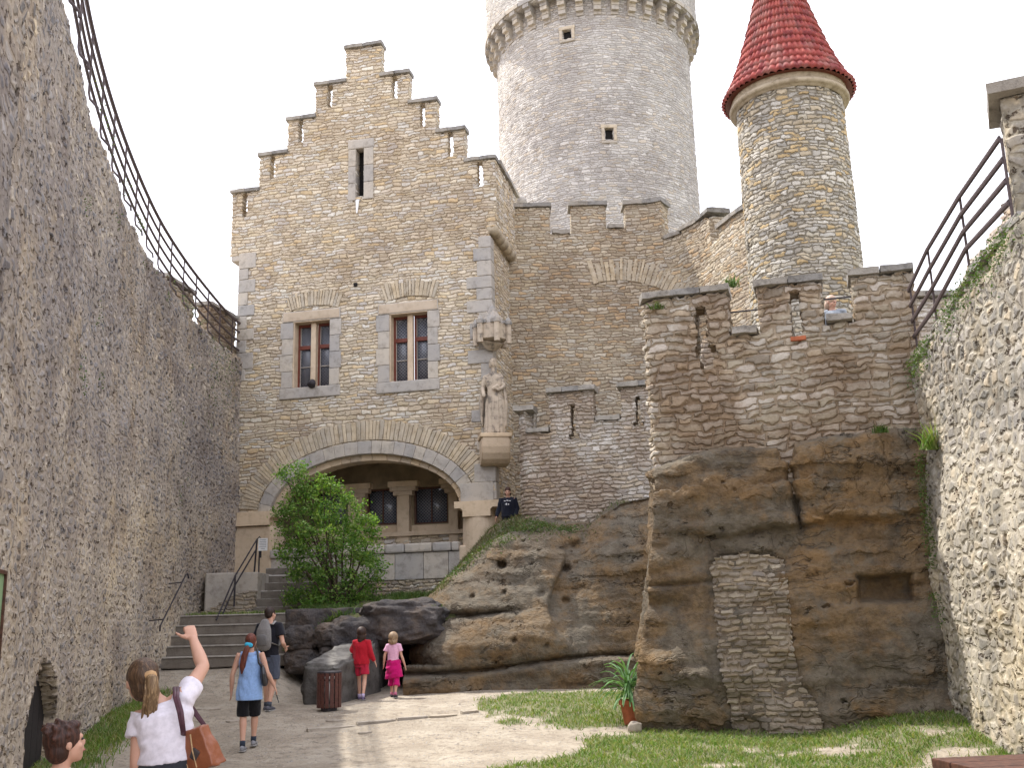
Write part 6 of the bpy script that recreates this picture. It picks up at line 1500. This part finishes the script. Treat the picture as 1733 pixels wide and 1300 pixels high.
# ---- man with backpack
g = onground(452, 1206); g.z = ground_z(g.x, g.y); g.y += .2
H = 1.78
J, s, r, f = template((g.x-.04, g.y, g.z), (.25, 1), H, .12, elR=(.28, -.06, 1.10), wrR=(.22, .16, 1.02), elL=(-.25, -.02, 1.10), wrL=(-.2, .15, 1.0))
rt_, HM, f = body('p', J, s, r, 'man in a black t-shirt and dark shorts with a grey backpack walking towards the steps', 1.0, V3(.55, .85, .05), None, .011, .5, False)
k = s
cl('tshirt', (.016,.016,.022), rt_, [([J['pelvis']-V3(0, 0, .05*k), J['waist'], J['chest'], tx(J, .55, 'chest', 'neck'), tx(J, .95, 'chest', 'neck')], [(.185*k, .135*k), (.17*k, .125*k), (.19*k, .135*k), (.185*k, .11*k), (.085*k, .075*k)]), ([tx(J, .4, 'neck', 'shL')-V3(0, 0, .02), J['shL'], tx(J, .6, 'shL', 'elL')], [.07*k, .075*k, .075*k]), ([tx(J, .4, 'neck', 'shR')-V3(0, 0, .02), J['shR'], tx(J, .6, 'shR', 'elR')], [.07*k, .075*k, .075*k])], r)
cl('shorts', (.07,.08,.11), rt_, [([J['hip'+S], J['hip'+S].lerp(J['kn'+S], .5), J['hip'+S].lerp(J['kn'+S], .95)], [.115*k, .105*k, .10*k]) for S in 'LR']+[([J['pelvis']-V3(0, 0, .12*k), J['pelvis']], [(.17*k, .13*k), (.17*k, .13*k)])], r)
mb = MB(); hball(mb, HM, (0, -.018, .034), (.082, .100, .096)); hball(mb, HM, (0, -.05, -.015), (.070, .06, .06)); mb.solid('hair', hairmat('dark_brown_hair', (.018,.009,.006), (.05,.025,.015)), rt_, .009, 1, local=False)
shoes(rt_, J, s, r, f, simple('grey_trainer', (.10,.10,.12), .6), cloth('grey_sock', (.06,.07,.09)))
bc = tx(J, .55, 'waist', 'neck')-f*.19*k; bp = empty('backpack', bc); tag(bp, 'small grey backpack worn by the man in the black t-shirt', 'backpack')
M['pack'] = cloth('grey_nylon', (.20,.19,.185), .7)
mb = MB(); mb.tube([bc-V3(0, 0, .23), bc-V3(0, 0, .12)-f*.02, bc+V3(0, 0, .06)-f*.01, bc+V3(0, 0, .20)+f*.02], [(.135, .07), (.15, .09), (.135, .08), (.08, .05)], 16, side=r, rnd=True); mb.solid('pack', M['pack'], bp, .011, 2, local=False)
mb = MB(); mb.tube([bc-V3(0, 0, .18)-f*.07, bc-V3(0, 0, .05)-f*.085], [(.10, .04), (.095, .035)], 14, side=r, rnd=True); mb.build('pocket', cloth('grey_pocket', (.15,.145,.145)), bp, True)
for sg in (-1, 1):
    p = J['neck']+r*sg*.11*k; mb = MB(); mb.tube([bc+V3(0, 0, .17)+r*sg*.04+f*.01, p-f*.11*k-V3(0, 0, .02), p+V3(0, 0, .035)-f*.02, p+f*.09-V3(0, 0, .08), J['chest']+r*sg*.16*k+f*.11*k, J['waist']+r*sg*.17*k, bc+r*sg*.13-V3(0, 0, .16)], [(.03, .007)]*7, 8, side=r); mb.build('strap', cloth('pale_strap', (.27,.26,.25)), bp, True)

# ---- girl in red
NARROW = dict(shL=(-.150, 0, 1.37), shR=(.150, 0, 1.37))
g = onground(611, 1186); g.z = ground_z(g.x, g.y); H = 1.32
J, s, r, f = template((g.x, g.y, g.z), (.05, 1), H, .20, elL=(-.24, .03, 1.17), wrL=(-.26, .20, 1.20), elR=(.23, -.04, 1.12), wrR=(.33, .03, .90), head=(0, .02, 1.575), **NARROW)
rt_, HM, f = body('p', J, s, r, 'girl in a loose red sweater and red shorts with dark brown hair walking away', 1.32, V3(-.1, 1, 0), None, .010)
k = s
redc = cloth('red_knit', (.40,.012,.025), fold=.6)
cl('sweater', redc, rt_, [([J['pelvis']-V3(0, 0, .08*k), J['pelvis'], J['waist'], J['chest'], tx(J, .55, 'chest', 'neck'), tx(J, .98, 'chest', 'neck')], [(.205*k, .16*k), (.215*k, .16*k), (.205*k, .15*k), (.20*k, .145*k), (.19*k, .12*k), (.09*k, .08*k)]), ([tx(J, .4, 'neck', 'shL')-V3(0, 0, .02), J['shL'], J['elL'], tx(J, .92, 'elL', 'wrL')], [.075*k, .085*k, .072*k, .052*k]), ([tx(J, .4, 'neck', 'shR')-V3(0, 0, .02), J['shR'], J['elR'], tx(J, .92, 'elR', 'wrR')], [.075*k, .085*k, .072*k, .052*k])], r)
cl('shorts', (.44,.02,.05), rt_, [([J['hip'+S], J['hip'+S].lerp(J['kn'+S], .3), J['hip'+S].lerp(J['kn'+S], .72)], [.115*k, .11*k, .115*k]) for S in 'LR']+[([J['pelvis']-V3(0, 0, .15*k), J['pelvis']], [(.17*k, .13*k), (.17*k, .13*k)])], r)
mb = MB(); hball(mb, HM, (0, -.022, .032), (.092, .108, .102)); hball(mb, HM, (0, -.045, -.06), (.088, .068, .085)); hball(mb, HM, (-.02, -.07, -.12), (.05, .035, .05)); mb.solid('hair', hairmat('dark_bob_hair', (.022,.009,.006), (.06,.026,.015)), rt_, .009, 1, local=False)
shoes(rt_, J, s, r, f, simple('violet_trainer', (.12,.09,.16), .6), cloth('lilac_sock', (.5,.42,.6)))

# ---- girl in pink
g = onground(666, 1182); g.z = ground_z(g.x, g.y); H = 1.20
J, s, r, f = template((g.x, g.y, g.z), (.12, 1), H, .16, elL=(-.235, -.02, 1.12), wrL=(-.28, .04, .88), elR=(.23, -.02, 1.10), wrR=(.31, .03, .84), head=(0, .02, 1.56), **NARROW)
rt_, HM, f = body('p', J, s, r, 'small fair haired girl in a pink t-shirt with a magenta jacket round her waist', 1.40, V3(.25, 1, 0), None, .010)
k = s
cl('tshirt', (.72,.40,.55), rt_, [([J['pelvis']+V3(0, 0, .02*k), J['waist'], J['chest'], tx(J, .55, 'chest', 'neck'), tx(J, .96, 'chest', 'neck')], [(.165*k, .125*k), (.155*k, .12*k), (.17*k, .12*k), (.165*k, .10*k), (.085*k, .07*k)]), ([tx(J, .4, 'neck', 'shL')-V3(0, 0, .02), J['shL'], tx(J, .6, 'shL', 'elL')], [.065*k, .072*k, .075*k]), ([tx(J, .4, 'neck', 'shR')-V3(0, 0, .02), J['shR'], tx(J, .6, 'shR', 'elR')], [.065*k, .072*k, .075*k])], r)
mg = cloth('magenta_cloth', (.50,.008,.14), fold=.7)
cl('trousers', mg, rt_, [([J['hip'+S], J['hip'+S].lerp(J['kn'+S], .5), J['kn'+S], J['kn'+S].lerp(J['an'+S], .45)], [.115*k, .105*k, .09*k, .10*k]) for S in 'LR'], r)
mb = MB(); mb.tube([J['pelvis']-V3(0, 0, .40*k)+r*.02, J['pelvis']-V3(0, 0, .2*k), J['pelvis'], tx(J, .6, 'pelvis', 'waist')], [(.245*k, .15*k), (.225*k, .17*k), (.19*k, .15*k), (.165*k, .13*k)], 24, side=r)
mb.solid('tied_jacket', mg, rt_, .01, 2, local=False, warp=folds(.03, 9))
mb = MB(); hball(mb, HM, (0, -.022, .032), (.094, .110, .104)); hball(mb, HM, (0, -.045, -.055), (.094, .075, .07)); mb.solid('hair', hairmat('fair_hair', (.22,.14,.08), (.48,.35,.22)), rt_, .009, 1, local=False)
shoes(rt_, J, s, r, f, simple('black_trainer', (.03,.03,.035), .5), cloth('pink_sock', (.5,.15,.25)))

# ---- person in the gap beside the gatehouse
gp = at(860, 850, 25.6); H = 1.55
J, s, r, f = template((gp.x, gp.y, at(860, 826, 25.6).z-1.70*.91), (-.15, -1), H, .0, elL=(-.25, .0, 1.12), wrL=(-.22, .12, .90), elR=(.27, -.02, 1.10), wrR=(.32, .10, .90))
for S in 'LR': pass
rt_, HM, f = body('p', J, s, r, 'person in a black printed sweatshirt standing in the gap beside the gatehouse', 1.05, V3(-.1, -1, -.15), None, .011, .35, True)
k = s
cl('sweatshirt', (.012,.014,.024), rt_, [([J['pelvis']-V3(0, 0, .02), J['waist'], J['chest'], tx(J, .55, 'chest', 'neck'), tx(J, .98, 'chest', 'neck')], [(.20*k, .15*k), (.19*k, .14*k), (.195*k, .14*k), (.19*k, .115*k), (.085*k, .08*k)]), ([tx(J, .4, 'neck', 'shL')-V3(0, 0, .02), J['shL'], J['elL'], tx(J, .9, 'elL', 'wrL')], [.07*k, .08*k, .065*k, .045*k]), ([tx(J, .4, 'neck', 'shR')-V3(0, 0, .02), J['shR'], J['elR'], tx(J, .9, 'elR', 'wrR')], [.07*k, .08*k, .065*k, .045*k])], r)
cl('trousers', (.012,.012,.016), rt_, [([J['hip'+S], J['kn'+S], J['an'+S]], [.10*k, .075*k, .065*k]) for S in 'LR']+[([J['pelvis']-V3(0, 0, .12*k), J['pelvis']], [(.17*k, .13*k), (.17*k, .13*k)])], r)
mb = MB(); hball(mb, HM, (0, -.018, .045), (.082, .098, .088)); hball(mb, HM, (0, -.05, -.04), (.084, .055, .10)); mb.solid('hair', M['hair3'], rt_, .009, 1, local=False)
mb = MB(); c = J['chest']+f*.15*k
for dx, dz, w_, h_ in ((-.06, .05, .05, .018), (0, .06, .05, .025), (.06, .05, .05, .018), (.02, -.03, .03, .05), (-.03, -.035, .025, .035), (.05, -.03, .015, .03)): mb.box(c+r*dx+V3(0, 0, dz), (w_, .012, h_), bev=.003)
mb.build('print', simple('white_print', (.6,.6,.62), .7), rt_)
shoes(rt_, J, s, r, f, simple('dark_trainer', (.05,.05,.05), .6))
stp = MB(); stp.box((J['pelvis'].x+.1, J['pelvis'].y+.3, J['anL'].z-.09*s-.26), (1.3, 2.2, .5), bev=.03, jit=.01); tag(stp.build('path', M['step']), 'rock path in the gap beside the gatehouse', kind='structure')

# ---- person behind the bastion
gp = at(1408, 522, 16.9); H = 1.60
J, s, r, f = template((gp.x, gp.y, at(1408, 502, 16.9).z-1.70*.94), (-.3, -1), H, 0)
rt_, HM, f = body('p', J, s, r, 'fair haired person in a grey top behind the right notch of the bastion wall', 1.05, V3(.6, -.8, -.3), None, .011)
k = s
cl('top', (.30,.33,.37), rt_, [([J['pelvis'], J['waist'], J['chest'], tx(J, .55, 'chest', 'neck'), tx(J, .95, 'chest', 'neck')], [(.18*k, .14*k), (.165*k, .125*k), (.19*k, .13*k), (.19*k, .115*k), (.085*k, .08*k)]), ([tx(J, .4, 'neck', 'shL')-V3(0, 0, .02), J['shL'], tx(J, .6, 'shL', 'elL')], [.07*k, .08*k, .075*k]), ([tx(J, .4, 'neck', 'shR')-V3(0, 0, .02), J['shR'], tx(J, .6, 'shR', 'elR')], [.07*k, .08*k, .075*k])], r)
cl('trousers', (.05,.06,.09), rt_, [([J['hip'+S], J['kn'+S], J['an'+S]], [.10*k, .075*k, .065*k]) for S in 'LR']+[([J['pelvis']-V3(0, 0, .12*k), J['pelvis']], [(.17*k, .13*k), (.17*k, .13*k)])], r)
mb = MB(); hball(mb, HM, (0, -.018, .035), (.086, .102, .094)); hball(mb, HM, (0, -.05, -.06), (.088, .06, .10)); mb.solid('hair', hairmat('pale_hair', (.36,.24,.17), (.60,.46,.36)), rt_, .009, 1, local=False)
shoes(rt_, J, s, r, f, simple('plain_trainer', (.2,.2,.2), .6))
stp = MB(); stp.box((J['pelvis'].x+.2, J['pelvis'].y+.5, J['anL'].z-.09*s-.16), (3.2, 1.6, .3), bev=.02); tag(stp.build('walkway', M['step']), 'wall walk behind the bastion battlements', kind='structure')
